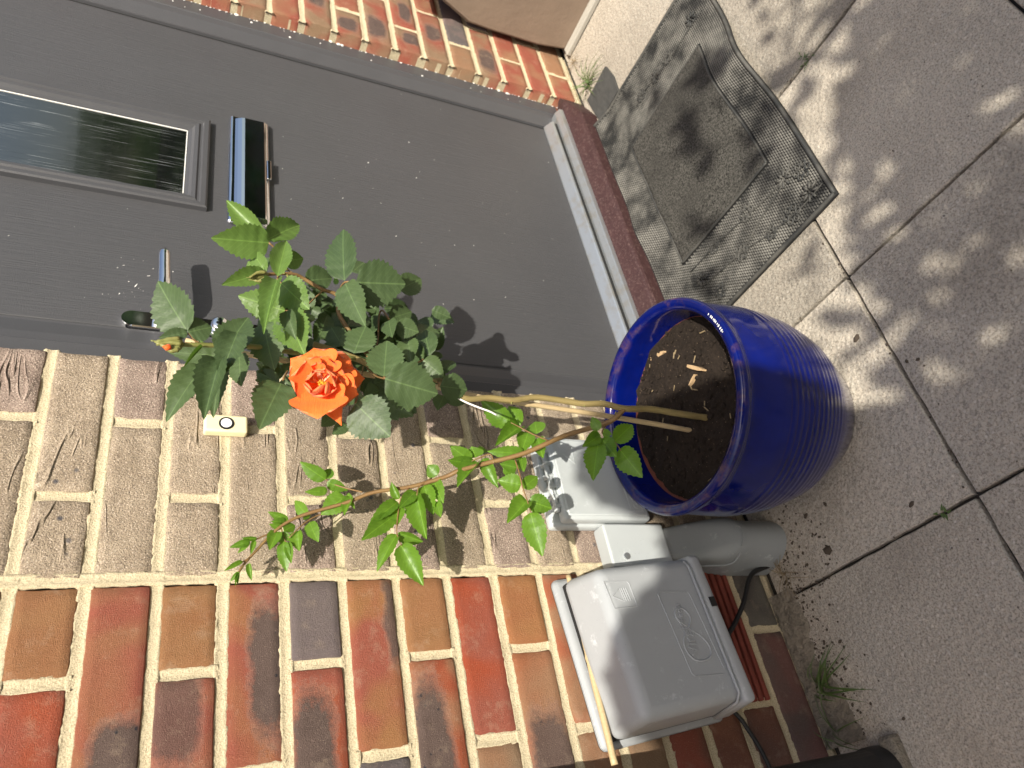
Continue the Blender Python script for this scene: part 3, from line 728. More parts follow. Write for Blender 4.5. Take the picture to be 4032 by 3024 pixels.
def cane(name, label, a, b, r0, r1, nodes, mt):
    a, b = Vector(a), Vector(b); pts, rs = [], []
    for i in range(41):
        t = i/40; r = r0+(r1-r0)*t; s = min(abs(t-q) for q in nodes)
        pts.append(a+(b-a)*t+Vector((nz(t*4, 1), nz(t*4, 2), 0))*.002); rs.append(r*(1.22 if s < .014 else .94 if s < .04 else 1))
    V, F = tubeVF(pts, rs, 10); return tag(part(name, V, F, mt, None, True, a), label, 'cane')
cane('bamboo_cane', 'thin bamboo cane lying across the top of the grey cable box', at(2000+620/1.4747, 1900+1640/1.4747, -.045), at(2000+350/1.4747, 1900+540/1.4747, -.020), .0048, .0040, (.52, .9), M['bamboo'])
dp = thing('downpipe', 'black plastic rainwater downpipe at the left end of the red wall', 'downpipe', (-.346, -.088, 0))
part('pipe', *lathe([(.0, -.0), (.036, 0), (.0365, .004), (.0375, .02), (.0365, .04), (.0342, .045), (.034, .30), (.034, 1.9), (0, 1.9)], -.354, -.088, 32), M['black'], dp, True)
for zz in (.95, 1.7): part('bracket', *joinVF([lathe([(.034, zz-.015), (.0375, zz-.013), (.0375, zz+.013), (.034, zz+.015)], -.354, -.088, 24), vf(boxbm(-.366, -.326, -.058, .004, zz-.014, zz+.014, .002, 1))]), M['black'], dp, True)
tag(frombm('gully_kerb', boxbm(-.46, -.309, -.128, -.101, -.01, .018, .005, 2), M['cement'], None, False, (-.38, -.11, 0)), 'small rough concrete kerb piece beside the black downpipe', 'kerb')

# ================================================================== POT, SOIL
PX, PY = .174, -.216
po = thing('flower_pot', 'cobalt blue glazed ribbed ceramic flower pot holding the rose', 'pot', (PX, PY, 0))
outer = [(.0, 0), (.096, 0), (.104, .004), (.1085, .012), (.118, .032), (.130, .053), (.1415, .075)]
zz = .075
def rpot(z):
    P_ = [(.075, .1415), (.10, .150), (.13, .1585), (.16, .1635), (.19, .1660), (.22, .1665), (.25, .1650), (.272, .1625)]
    for (a, ra), (b, rb) in zip(P_[:-1], P_[1:]):
        if z <= b: return ra+(rb-ra)*(z-a)/(b-a)
    return .1625
for k in range(1, 48):
    z = .075+k*.003; groove = .0011*abs(math.sin(math.pi*(z-.004)/.012)) if .08 < z < .205 else 0
    outer.append((rpot(z)+groove, z))
for k in range(1, 15): outer.append((rpot(.216+k*.004), .216+k*.004))
outer += [(.1622, .278), (.1645, .283), (.1672, .289), (.1676, .294), (.1660, .2985), (.1625, .3005), (.1570, .3000), (.1515, .2975), (.1490, .293), (.1478, .285), (.1470, .262)]
outer = [q for i, q in enumerate(outer) if i == 0 or q[1] >= outer[i-1][1]-.05]
V, F = lathe(outer, PX, PY, 96)
part('body', V, F, M['glaze'], po, True)
part('inner_wall', *lathe([(.1470, .262), (.1455, .243)], PX, PY, 96), M['glaze'], po, True)
part('clay_band', *lathe([(.14565, .2465+0), (.1448, .238), (.1420, .20), (0, .20)], PX, PY, 96), M['tc'], po, True)
# printed marks on the lip
mk = []
zt = zoom(2680, 1200, 8.295)
for a, b, s in ((845, 440, .8), (930, 485, 1), (965, 530, 1), (1010, 590, .8), (1045, 622, 1.1), (1080, 665, 1), (1125, 735, .8), (1168, 790, 1.1), (1220, 872, 1.1), (1258, 940, 1.1), (1290, 990, .6)):
    c = atz(*zt(a, b), .3008); r_ = math.hypot(c.x-PX, c.y-PY); an = math.atan2(c.y-PY, c.x-PX); rr = .1600
    c = Vector((PX+rr*math.cos(an), PY+rr*math.sin(an), .3009)); t_ = Vector((-math.sin(an), math.cos(an), 0)); n_ = Vector((math.cos(an), math.sin(an), 0))
    mk.append(([c+t_*(.0011*s*u)+n_*(.0021*s*v)+Vector((0, 0, .0002*w_)) for w_ in (0, 1) for u, v in ((-1, -.6), (0, -1), (1, -.6), (1, .6), (0, 1), (-1, .6))], [[6, 7, 8, 9, 10, 11], *[[i, (i+1) % 6, 6+(i+1) % 6, 6+i] for i in range(6)]]))
o = part('printed_mark', *joinVF(mk), M['paint'], po)
V, F = [], []; nr, na = 26, 72
for i in range(nr+1):
    for k in range(na):
        r_ = .1462*i/nr; a = 2*math.pi*k/na; x, y = PX+r_*math.cos(a), PY+r_*math.sin(a)
        V.append(Vector((x, y, .2385+.055*(x-PX)+.02*(y-PY)+.005*nz(x*25, y*25)+.0065*nz(x*85, y*85, 3)+.002*nz(x*230, y*230))))
for i in range(nr):
    for k in range(na): F.append([i*na+k, (i+1)*na+k, (i+1)*na+(k+1) % na, i*na+(k+1) % na])
so_ = tag(part('potting_soil', V, F, M['soil'], None, True, (PX, PY, .236)), 'dark crumbly potting soil filling the blue pot', 'soil')
bits = []
for k in range(420):
    a = R.uniform(0, 6.28); r_ = .142*math.sqrt(R.random()); c = Vector((PX+r_*math.cos(a), PY+r_*math.sin(a), .2390+.055*r_*math.cos(a)+.02*r_*math.sin(a)+R.uniform(0, .003)))
    bm = bmesh.new(); bmesh.ops.create_icosphere(bm, subdivisions=1, radius=R.choice((.0012, .002, .0028, .0038))); e = R.uniform(.6, 2.2); an = R.uniform(0, 3)
    for v in bm.verts:
        x, y = v.co.x*e, v.co.y; v.co = c+Vector((x*math.cos(an)-y*math.sin(an), x*math.sin(an)+y*math.cos(an), v.co.z*.8))
    bits.append(vf(bm))
o = part('soil_crumb', *joinVF(bits), M['soil'], so_); o['kind'] = 'stuff'
bits = []
for k in range(22):
    a = R.uniform(0, 6.28); r_ = .138*math.sqrt(R.random()); c = Vector((PX+r_*math.cos(a), PY+r_*math.sin(a), .2425+.055*r_*math.cos(a)+.02*r_*math.sin(a)+R.uniform(0, .002))); l_ = R.uniform(.001, .006); d_ = Vector((math.cos(a*7), math.sin(a*7), R.uniform(-.2, .2)))
    bits.append(tubeVF([c-d_*l_, c+d_*l_], R.uniform(.0004, .0012), 5))
o = part('bark_fleck', *joinVF(bits), M['straw'], so_); o['kind'] = 'stuff'
z3b = zoom(2200, 1100, 1.508)
def chip(label, a, b, wd, ht=.003):
    a, b = atz(*z3b(*a), .2445), atz(*z3b(*b), .2445); d = (b-a); L = d.length; d.normalize(); s = d.cross(Vector((0, 0, 1)))
    V = [a+d*L*t+s*wd*w_*q+Vector((0, 0, h)) for h in (-.004, ht) for t, q in ((0, .7), (.3, 1), (.75, .9), (1, .4)) for w_ in (-1, 1)]
    F = [[0, 1, 3, 2], [2, 3, 5, 4], [4, 5, 7, 6], [8, 10, 11, 9], [10, 12, 13, 11], [12, 14, 15, 13], [0, 2, 10, 8], [2, 4, 12, 10], [4, 6, 14, 12], [1, 9, 11, 3], [3, 11, 13, 5], [5, 13, 15, 7], [0, 8, 9, 1], [6, 7, 15, 14]]
    tag(part('wood_chip', V, F, M['chip'], None, False, a), label, 'wood chip')
chip('pale flat wood chip at the edge of the soil against the blue glaze', (553, 474), (632, 430), .0038)
chip('reddish curled wood chip lying in the middle of the soil', (775, 515), (865, 540), .0030, .005)
chip('thin brown splinter lying on the soil beside the curled chip', (780, 630), (812, 565), .0014)

# ================================================================== ROSE
Zs = dict(z1=zoom(800, 750, 3.0157), z2=zoom(550, 1080, 2.766), z3=zoom(1200, 950, 3.0157), z4=zoom(1200, 1300, 2.949), z5=zoom(1080, 1320, 4.6075),
          zA=zoom(870, 1750, 2.910), zB=zoom(1400, 1550, 2.073), zC=zoom(1800, 1550, 2.37))
ZS = dict(z1=3.0157, z2=2.766, z3=3.0157, z4=2.949, z5=4.6075, zA=2.910, zB=2.073, zC=2.37)
def leaf_mesh(name, mt, seed, fold, curl, twist=0, teeth=11, wide=.40):
    n = teeth*2; V, F = [], []; rr = random.Random(seed)
    for i in range(n+1):
        t = i/n; wv = .5*(math.sqrt(max(0, 1-((.40-t)/.40)**2))**.85 if t < .40 else 1-((t-.40)/.60)**1.75)
        sh = 0
        if 0 < i < n:
            if i % 2: wv *= .975+rr.uniform(-.01, .02); sh = .012
            else: wv *= .865+rr.uniform(-.02, .02); sh = -.004
        for q in (-1, -.55, 0, .55, 1):
            x = wv*q; y = t+(sh if abs(q) == 1 else 0)
            z = abs(x)*fold - curl*t*t*.5 + .5*curl*.25*t + twist*x*t
            z += .014*math.sin(t*teeth*2.0*math.pi*.5-abs(x)*9)*min(1, abs(x)*6)*(1-t) + .03*nz(x*3+seed, t*3)*abs(x)*4
            V.append(Vector((x, y, z)))
    for i in range(n):
        for q in range(4): F.append([i*5+q, i*5+q+1, (i+1)*5+q+1, (i+1)*5+q])
    return mesh(name, V, F, mt, True)
LM = {}
for kind in ('leaf', 'young', 'shoot'):
    LM[kind] = [leaf_mesh('leaf', M[kind], 3+k, f_, c_, tw, 11 if kind != 'shoot' else 9) for k, (f_, c_, tw) in enumerate(((.22, .22, .1), (.38, .32, -.15), (.12, .42, .2), (.55, .15, 0), (.28, .5, -.1)))]
rose = thing('rose_bush', 'rose bush with serrated green leaves and an orange bloom growing from blue pot', 'rose', (.150, -.226, .238))
def mound(p, me, b, t, wd, tilt_=(0, 0, 0), parent=None, zs=None, name='leaf'):
    ax = t-b; L = ax.length; yv = ax.normalized(); mid = (b+t)/2
    n = ((CAM-mid).normalized()-SUN*.35+Vector(tilt_)); xv = yv.cross(n).normalized(); nv = xv.cross(yv).normalized()
    o = bpy.data.objects.new(name, me); link(o, parent or rose)
    zsc = L if zs is None else zs
    mm = Matrix((xv*wd, yv*L, nv*zsc)).transposed().to_4x4(); mm.translation = b-ORG[(parent or rose).name]
    o.matrix_local = mm; return o
def leaf(z, bx, by, tx, ty, wpx, dep, kind='leaf', dt=0, var=None):
    b, t = at(*Zs[z](bx, by), dep), at(*Zs[z](tx, ty), dep+dt)
    dist = ((b+t)/2-CAM).dot(AXF); wd = wpx/ZS[z]*dist/FPX
    v = LM[kind][R.randrange(5) if var is None else var]
    return mound(None, v, b, t, wd*(1.36 if kind == 'leaf' else 1.26), (R.uniform(-.28, .28), R.uniform(-.1, .2), R.uniform(-.1, .45)))
Fd, Md, Bd = -.262, -.215, -.160
for a in [
 ('z1', 720, 545, 265, 110, 215, Md, 'young', -.01, 3), ('z1', 780, 620, 115, 570, 365, Md-.01, 'young', -.012, 0), ('z1', 750, 590, 1170, 375, 260, Md+.01, 'young', .0, 1),
 ('z1', 885, 1020, 990, 555, 215, Fd, 'young', -.01, 1), ('z1', 745, 965, 560, 710, 185, Md, 'young', 0, 0), ('z1', 740, 985, 240, 1105, 205, Md, 'young', -.01, 0),
 ('z1', 925, 1100, 1240, 1400, 350, Fd, 'young', -.01, 0), ('z1', 880, 1060, 700, 1620, 225, Fd-.01, 'young', -.015, 1), ('z1', 970, 1430, 410, 1250, 330, Md+.01, 'young', 0, 0),
 ('z1', 1680, 1070, 1635, 425, 335, Md-.02, 'leaf', -.01, 0), ('z1', 1690, 1105, 1895, 1590, 300, Fd+.01, 'leaf', -.01, 0), ('z3', 605, 487, 1212, 512, 445, Fd+.01, 'leaf', -.005, 0),
 ('z1', 1770, 970, 1915, 840, 165, Bd, 'leaf', 0, 0), ('z1', 960, 840, 1200, 805, 200, Bd-.01, 'young', 0, 0), ('z1', 1205, 1075, 1550, 1035, 250, Bd-.02, 'leaf', 0, 1),
 ('z1', 1420, 1190, 1300, 1300, 150, Bd-.01, 'leaf', 0, 1), ('z1', 1520, 1290, 1340, 1355, 85, Bd, 'shoot', 0, 0), ('z1', 1600, 1110, 1550, 1040, 60, Bd, 'shoot', 0, 0), ('z1', 1310, 1260, 1270, 1400, 80, Bd, 'leaf', 0, 0),
 ('z1', 760, 800, 740, 960, 110, Bd, 'leaf', 0, 1), ('z1', 590, 930, 525, 840, 90, Bd, 'young', 0, 0),
 ('z3', 1120, 575, 1400, 432, 235, Md, 'leaf', 0, 0), ('z3', 1000, 925, 1285, 830, 215, Md, 'leaf', 0, 0), ('z3', 940, 800, 1240, 780, 170, Bd, 'leaf', 0, 1), ('z3', 1000, 940, 1025, 1125, 175, Md-.02, 'leaf', -.01, 0), ('z3', 1090, 985, 1355, 1085, 200, Md-.02, 'leaf', 0, 0),
 ('z3', 860, 890, 800, 750, 115, Bd, 'leaf', 0, 1), ('z3', 900, 890, 820, 1090, 160, Bd, 'leaf', 0, 1), ('z3', 400, 760, 440, 1062, 265, Bd-.02, 'leaf', 0, 1), ('z3', 340, 690, 190, 985, 190, Bd, 'leaf', 0, 1), ('z3', 280, 955, 120, 1180, 200, Bd, 'leaf', 0, 1),
 ('z3', 585, 1330, 720, 985, 360, Md, 'leaf', -.01, 0), ('z3', 450, 1240, 300, 1010, 215, Md+.015, 'leaf', 0, 1), ('z3', 560, 880, 620, 1040, 110, Bd, 'leaf', 0, 1),
 ('z3', 940, 1612, 975, 1150, 355, Fd+.005, 'leaf', 0, 0), ('z4', 930, 562, 1560, 748, 445, Fd, 'leaf', 0, 1),
 ('z3', 1230, 1180, 1260, 1445, 215, Md, 'leaf', 0, 3), ('z3', 1490, 1355, 1400, 1015, 235, Md, 'leaf', 0, 4), ('z3', 1410, 1410, 1642, 1608, 235, Md-.015, 'leaf', 0, 1), ('z3', 1405, 1400, 1345, 1200, 95, Md, 'leaf', 0, 1),
 ('z3', 1640, 1580, 1760, 1395, 180, Bd, 'leaf', 0, 1), ('z3', 1560, 1400, 1590, 1300, 110, Bd, 'leaf', 0, 1), ('z3', 1370, 1200, 1290, 1110, 80, Bd, 'leaf', 0, 1),
 ('z4', 1570, 650, 1903, 690, 255, Md, 'leaf', 0, 1), ('z4', 1620, 760, 1540, 915, 175, Bd-.01, 'leaf', 0, 1), ('z4', 1640, 790, 1895, 830, 125, Bd-.02, 'leaf', 0, 0), ('z4', 1560, 640, 1480, 520, 120, Bd, 'leaf', 0, 1), ('z4', 1540, 560, 1620, 470, 120, Bd, 'leaf', 0, 1),
 ('z4', 590, 850, 980, 1240, 440, Fd+.01, 'leaf', 0, 0), ('z4', 900, 760, 1255, 1005, 240, Bd-.01, 'leaf', 0, 1), ('z4', 1000, 940, 1085, 1045, 100, Bd, 'leaf', 0, 1), ('z4', 1150, 860, 1300, 960, 140, Bd, 'leaf', 0, 1), ('z4', 330, 1000, 195, 1112, 140, Bd, 'leaf', 0, 0), ('z4', 485, 1095, 325, 1205, 130, Bd, 'leaf', 0, 0),
 ('z4', 700, 760, 880, 700, 200, Bd-.02, 'leaf', 0, 1), ('z4', 720, 330, 640, 480, 200, Bd-.02, 'leaf', 0, 1), ('z4', 760, 620, 900, 820, 220, Bd, 'leaf', 0, 1),
 ('z2', 520, 620, 165, 65, 395, Fd+.01, 'leaf', -.01, 0), ('z2', 530, 632, 792, 568, 235, Fd+.01, 'leaf', 0, 0), ('z2', 520, 640, 212, 685, 115, Fd+.01, 'leaf', 0, 0),
 ('z2', 900, 880, 1185, 435, 320, Fd+.01, 'leaf', 0, 0), ('z2', 1065, 640, 875, 1098, 255, Fd-.005, 'leaf', 0, 1), ('z2', 880, 925, 690, 1562, 260, Fd, 'leaf', 0, 3), ('z2', 890, 1000, 790, 1522, 210, Fd+.02, 'leaf', 0, 1),
 ('z2', 700, 1000, 275, 1522, 270, Md, 'leaf', 0, 4), ('z2', 690, 1040, 560, 1330, 140, Md+.01, 'leaf', 0, 1), ('z2', 890, 890, 315, 840, 200, Bd-.02, 'leaf', 0, 0), ('z2', 1085, 870, 1090, 1205, 220, Md, 'leaf', 0, 0),
 ('z2', 1360, 530, 1420, 1000, 345, Md-.02, 'leaf', 0, 2), ('z2', 1420, 500, 1545, 885, 180, Md+.01, 'young', 0, 0), ('z2', 1600, 405, 1770, 850, 350, Fd+.01, 'young', -.005, 0), ('z2', 1600, 400, 1690, 692, 145, Fd-.005, 'leaf', 0, 1),
 ('z2', 1590, 1060, 1265, 970, 200, Bd, 'leaf', 0, 1), ('z2', 1540, 1188, 1308, 1655, 360, Md-.02, 'leaf', -.01, 0), ('z2', 1550, 1145, 1810, 1480, 240, Md, 'leaf', 0, 1), ('z2', 1580, 1065, 1665, 950, 110, Md, 'leaf', 0, 0),
 ('z2', 1780, 510, 1850, 800, 130, Bd, 'leaf', 0, 1), ('z2', 1600, 900, 1500, 1080, 170, Bd, 'leaf', 0, 1), ('z2', 1180, 700, 1090, 740, 110, Bd, 'leaf', 0, 1), ('z2', 690, 790, 468, 1025, 42, Fd+.02, 'young', 0, 3), ('z2', 700, 760, 640, 725, 40, Fd+.02, 'young', 0, 3)]: leaf(*a)
for k in range(84):
    a_ = R.uniform(0, 6.28); px, py = 1400+max(-300, min(300, R.gauss(0, 190))), 1340+max(-120, min(170, R.gauss(0, 100))); l_ = R.uniform(60, 110)
    b_, t_ = at(px, py, R.uniform(-.19, -.14)), at(px+l_*math.cos(a_), py+l_*math.sin(a_), R.uniform(-.19, -.14))
    mound(None, LM['leaf'][R.randrange(5)], b_, t_, (t_-b_).length*.72, (R.uniform(-.5, .5), 0, R.uniform(-.5, .5)))
def ydep(z, x):            # the side shoot leans back towards the wall
    px = Zs[z](x, 0)[0]; return -.045-.135*max(0, min(1, (px-1150)/1250))**1.15
for a in [('zA', 1200, 400, 905, 215, 160), ('zA', 1205, 395, 1255, 265, 120), ('zA', 1220, 530, 980, 545, 95), ('zA', 1215, 430, 1450, 535, 120), ('zA', 1430, 600, 1150, 785, 220), ('zA', 1490, 600, 1410, 805, 115), ('zA', 1455, 560, 1525, 735, 65),
 ('zA', 990, 810, 825, 640, 130), ('zA', 960, 800, 1015, 850, 90), ('zA', 770, 870, 540, 775, 90), ('zA', 740, 890, 590, 880, 80), ('zA', 700, 950, 555, 915, 70), ('zA', 720, 995, 855, 915, 120), ('zA', 650, 1000, 555, 1205, 140), ('zA', 880, 990, 895, 1220, 140), ('zA', 1015, 890, 1095, 1100, 140), ('zA', 720, 1110, 730, 1445, 130), ('zA', 680, 1010, 820, 1105, 75), ('zA', 770, 1120, 800, 1355, 85), ('zA', 640, 1020, 740, 1140, 90),
 ('zA', 410, 1080, 232, 1072, 45), ('zA', 330, 1110, 102, 1180, 75), ('zA', 330, 1110, 195, 1240, 55), ('zA', 390, 1105, 342, 1255, 55), ('zA', 250, 1340, 48, 1428, 48), ('zA', 325, 1360, 350, 1560, 60), ('zA', 210, 1460, 105, 1572, 45), ('zA', 205, 1480, 190, 1612, 38), ('zA', 215, 1470, 150, 1600, 36),
 ('zB', 355, 860, 290, 722, 65), ('zB', 345, 885, 118, 1048, 105), ('zB', 490, 800, 360, 925, 95), ('zB', 312, 1000, 58, 1182, 135), ('zB', 345, 925, 338, 1068, 110), ('zB', 338, 1148, 168, 1422, 112), ('zB', 345, 1135, 552, 1212, 95), ('zB', 368, 1232, 547, 1558, 165), ('zB', 500, 825, 572, 1185, 155), ('zB', 560, 750, 632, 978, 125), ('zB', 640, 700, 697, 882, 112), ('zB', 660, 880, 692, 1005, 75), ('zB', 670, 665, 585, 585, 105),
 ('zB', 940, 550, 773, 428, 118), ('zB', 920, 565, 763, 545, 95), ('zB', 985, 520, 945, 438, 140), ('zB', 1000, 500, 1064, 450, 70), ('zB', 995, 560, 828, 752, 125), ('zB', 1040, 530, 1152, 757, 100),
 ('zC', 510, 280, 218, 65, 175), ('zC', 590, 295, 470, 115, 165), ('zC', 582, 310, 362, 475, 135), ('zC', 660, 370, 600, 548, 150), ('zC', 745, 375, 720, 245, 165), ('zC', 750, 415, 800, 598, 125), ('zC', 625, 560, 298, 540, 115), ('zC', 555, 690, 400, 655, 105), ('zC', 600, 600, 610, 715, 95), ('zC', 597, 850, 382, 810, 155), ('zC', 610, 880, 758, 765, 115), ('zC', 655, 1000, 468, 1198, 155), ('zC', 665, 1000, 892, 1072, 165), ('zC', 685, 1108, 790, 1512, 195), ('zC', 430, 690, 545, 740, 100)]:
    leaf(*a, ydep(a[0], a[1]), 'shoot', R.uniform(-.012, .006))
for a in [('zC', 1460, 455, 1648, 275, 155), ('zC', 1515, 515, 1718, 780, 200), ('zC', 1315, 480, 1262, 785, 185), ('zC', 1335, 395, 1178, 485, 110), ('zC', 1350, 420, 1480, 590, 155), ('zC', 1320, 345, 1258, 215, 90), ('zC', 1330, 375, 1215, 405, 70), ('zC', 1360, 360, 1442, 380, 70), ('zC', 1470, 470, 1335, 590, 90)]:
    leaf(*a, -.215, 'shoot', R.uniform(-.012, 0), 0)
# stems
def stem(name, pts, rad, mt, k=5, n=8):
    p = smoothline(pts, k); m_ = len(p)
    rs = [rad[0]+(rad[1]-rad[0])*i/(m_-1) for i in range(m_)]
    rs = [r_*(1+.12*nz(i*.9, 3)) for i, r_ in enumerate(rs)]
    return part(name, *tubeVF(p, rs, n), mt, rose, True)
PZ = lambda z, a, b, d: at(*Zs[z](a, b), d)
base = atz(*z3b(868, 820), .236); sy = base.y
stem('stem', [base+Vector((0, 0, -.02)), base, at(*z3b(700, 795), sy+.002), at(*z3b(540, 770), sy+.006), PZ('zC', 1560, 140, -.222), PZ('zC', 1370, 95, -.216), PZ('zC', 1180, 95, -.212), PZ('zC', 960, 62, -.208), PZ('zC', 730, 35, -.206), PZ('zC', 520, 62, -.205), PZ('zC', 300, 38, -.205), PZ('zC', 60, 40, -.205), PZ('z4', 1500, 560, -.205), PZ('z4', 1000, 520, -.205), PZ('z4', 600, 330, -.205), PZ('z4', 100, 160, -.21)], (.0052, .0038), M['bark'], 5, 10)
stem('stem', [PZ('z4', 600, 330, -.205), PZ('z2', 1700, 850, -.215), PZ('z2', 1250, 790, -.230), PZ('z2', 900, 775, -.238), PZ('z2', 700, 770, -.242), PZ('z2', 460, 765, -.246)], (.0036, .0026), M['green'])
stem('stem', [PZ('z4', 800, 380, -.205), PZ('z3', 420, 900, -.20), PZ('z3', 390, 650, -.20), PZ('z1', 1400, 1170, -.205), PZ('z1', 1200, 1050, -.21), PZ('z1', 1100, 1000, -.215), PZ('z1', 930, 985, -.22), PZ('z1', 740, 1000, -.225)], (.0030, .0021), M['redstem'])
shoot_pts = [('zC', 1560, 140, -.222), ('zC', 1470, 230, -.215), ('zC', 1350, 290, -.20), ('zC', 1000, 395, -.172), ('zC', 630, 555, -.150), ('zC', 290, 645, -.130), ('zC', 20, 718, -.118), ('zB', 730, 680, -.108), ('zB', 450, 760, -.092), ('zB', 150, 805, -.078), ('zA', 1440, 665, -.066), ('zA', 1000, 790, -.055), ('zA', 780, 880, -.05), ('zA', 600, 1010, -.046), ('zA', 420, 1200, -.042), ('zA', 250, 1390, -.04), ('zA', 165, 1550, -.04)]
stem('shoot_stem', [PZ(*q) for q in shoot_pts], (.0042, .0014), M['redstem'], 5)
tw = []
def twig(pts, r0=.0012, r1=.0007):
    p = smoothline([PZ(*q) for q in pts], 4); tw.append(tubeVF(p, [r0+(r1-r0)*i/(len(p)-1) for i in range(len(p))], 6))
for q in ([('zC', 855, 440, -.165), ('zC', 700, 375, -.165), ('zC', 580, 310, -.165), ('zC', 500, 270, -.165)], [('zC', 540, 615, -.145), ('zC', 580, 740, -.15), ('zC', 610, 870, -.15), ('zC', 655, 1000, -.15), ('zC', 690, 1112, -.15)],
          [('zC', 1385, 300, -.205), ('zC', 1355, 370, -.212), ('zC', 1460, 440, -.215), ('zC', 1530, 530, -.218)], [('zB', 440, 770, -.092), ('zB', 370, 860, -.09), ('zB', 345, 1000, -.088), ('zB', 338, 1140, -.088), ('zB', 375, 1240, -.088)],
          [('zB', 1130, 565, -.135), ('zB', 1100, 495, -.13), ('zB', 1010, 525, -.125), ('zB', 940, 555, -.12)], [('zA', 1620, 545, -.072), ('zA', 1450, 505, -.06), ('zA', 1280, 450, -.055), ('zA', 1200, 400, -.055)],
          [('zA', 1400, 765, -.06), ('zA', 1150, 800, -.05), ('zA', 960, 900, -.05), ('zA', 780, 1070, -.05)], [('zA', 620, 990, -.045), ('zA', 420, 1080, -.043), ('zA', 320, 1110, -.043)], [('zA', 330, 1300, -.042), ('zA', 200, 1370, -.042)], [('zB', 620, 690, -.1), ('zB', 520, 760, -.1), ('zB', 500, 830, -.1)], [('zA', 690, 960, -.046), ('zA', 740, 1120, -.046)]): twig(q)
for q in ([('z1', 780, 620, -.225), ('z1', 860, 700, -.22), ('z1', 960, 900, -.218), ('z1', 1090, 1000, -.215)], [('z1', 720, 545, -.215), ('z1', 790, 620, -.22)], [('z1', 885, 1020, -.255), ('z1', 900, 990, -.22)], [('z1', 880, 1060, -.26), ('z1', 905, 1000, -.222)], [('z1', 925, 1100, -.255), ('z1', 890, 1060, -.25)],
          [('z3', 605, 487, -.252), ('z3', 480, 485, -.245), ('z3', 420, 560, -.225), ('z3', 390, 650, -.2)], [('z3', 940, 1612, -.257), ('z4', 930, 562, -.258), ('z4', 820, 530, -.23), ('z4', 720, 440, -.205)], [('z3', 1000, 925, -.225), ('z3', 920, 820, -.21), ('z3', 880, 900, -.2), ('z4', 850, 100, -.2), ('z4', 800, 300, -.2)], [('z3', 1410, 1405, -.225), ('z3', 1340, 1440, -.215), ('z4', 1200, 420, -.205)],
          [('z4', 1560, 650, -.215), ('z4', 1540, 580, -.205)], [('z4', 590, 850, -.252), ('z4', 640, 640, -.22), ('z4', 680, 420, -.205)], [('z2', 530, 635, -.25), ('z2', 600, 720, -.245), ('z2', 690, 770, -.242)], [('z2', 890, 905, -.255), ('z2', 980, 800, -.238)], [('z2', 1590, 405, -.25), ('z2', 1700, 480, -.22), ('z2', 1800, 400, -.205)], [('z2', 1560, 1150, -.23), ('z2', 1640, 1000, -.21), ('z2', 1750, 850, -.21)],
          [('z1', 970, 1430, -.205), ('z1', 1150, 1430, -.21), ('z1', 1300, 1300, -.205), ('z1', 1420, 1190, -.205)]): twig(q, .0014, .0010)
for q in tw: part('leaf_stalk', *q, M['redstem'], rose, True)
# thorns
th = []
for z, a, b, d, u, v in (('z1', 960, 990, -.22, 3, -26), ('z1', 1000, 1010, -.22, 5, 24), ('z2', 770, 765, -.24, 0, -28), ('z2', 900, 765, -.24, 0, -24), ('zC', 510, 75, -.205, -6, 26), ('zC', 1180, 100, -.212, 10, 24), ('z1', 1000, 940, -.22, -60, -20), ('zC', 1480, 190, -.215, 4, -36)):
    p = PZ(z, a, b, d); q = PZ(z, a+u, b+v, d-.002); th.append(tubeVF([p, (p+q)/2, q], [.0022, .0012, .0002], 6))
for q in th: part('thorn', *q, M['green'], rose, True)
# buds
def bud(name, a, b, r_, mt, n=14):
    d = b-a; L = d.length
    pr = [(0, .35), (.08, .75), (.25, 1), (.45, .95), (.65, .62), (.82, .33), (1, .06)]
    V, F = tubeVF([a+d*t for t, q in pr], [r_*q for t, q in pr], n); o = part(name, V, F, mt, rose, True); return o
b1 = bud('bud', PZ('z2', 470, 765, -.246), PZ('z2', 215, 745, -.25), .0082, M['green']); b1['label'] = 'plump green rosebud showing an orange tip'
part('bud_petal', *tubeVF([PZ('z2', 330, 790, -.257), PZ('z2', 285, 800, -.257), PZ('z2', 250, 785, -.256)], [.004, .0032, .0006], 8), M['petal'], b1, True)
sp = []
for q in ([(430, 700), (300, 715), (200, 730), (120, 722)], [(440, 800), (330, 800), (240, 770), (160, 735)], [(420, 820), (340, 830), (290, 815)], [(450, 760), (330, 745), (180, 758)]): sp.append(tubeVF(smoothline([PZ('z2', a, b, -.254) for a, b in q], 4), [.0030]*5+[.0022]*4+[.0008]*8, 6))
part('sepal', *joinVF(sp), M['green'], b1, True)
b2 = bud('bud', PZ('z1', 750, 1000, -.228), PZ('z1', 560, 1050, -.24), .0072, M['green']); b2['label'] = 'small tight green rosebud among pale young leaves'
part('sepal', *joinVF([tubeVF(smoothline([PZ('z1', a, b, -.243) for a, b in q], 4), [.0024]*5+[.0016]*4+[.0005]*8, 6) for q in ([(740, 970), (640, 980), (560, 1030), (515, 1035)], [(740, 1040), (670, 1075), (620, 1070), (540, 1060)])]), M['green'], b2, True)
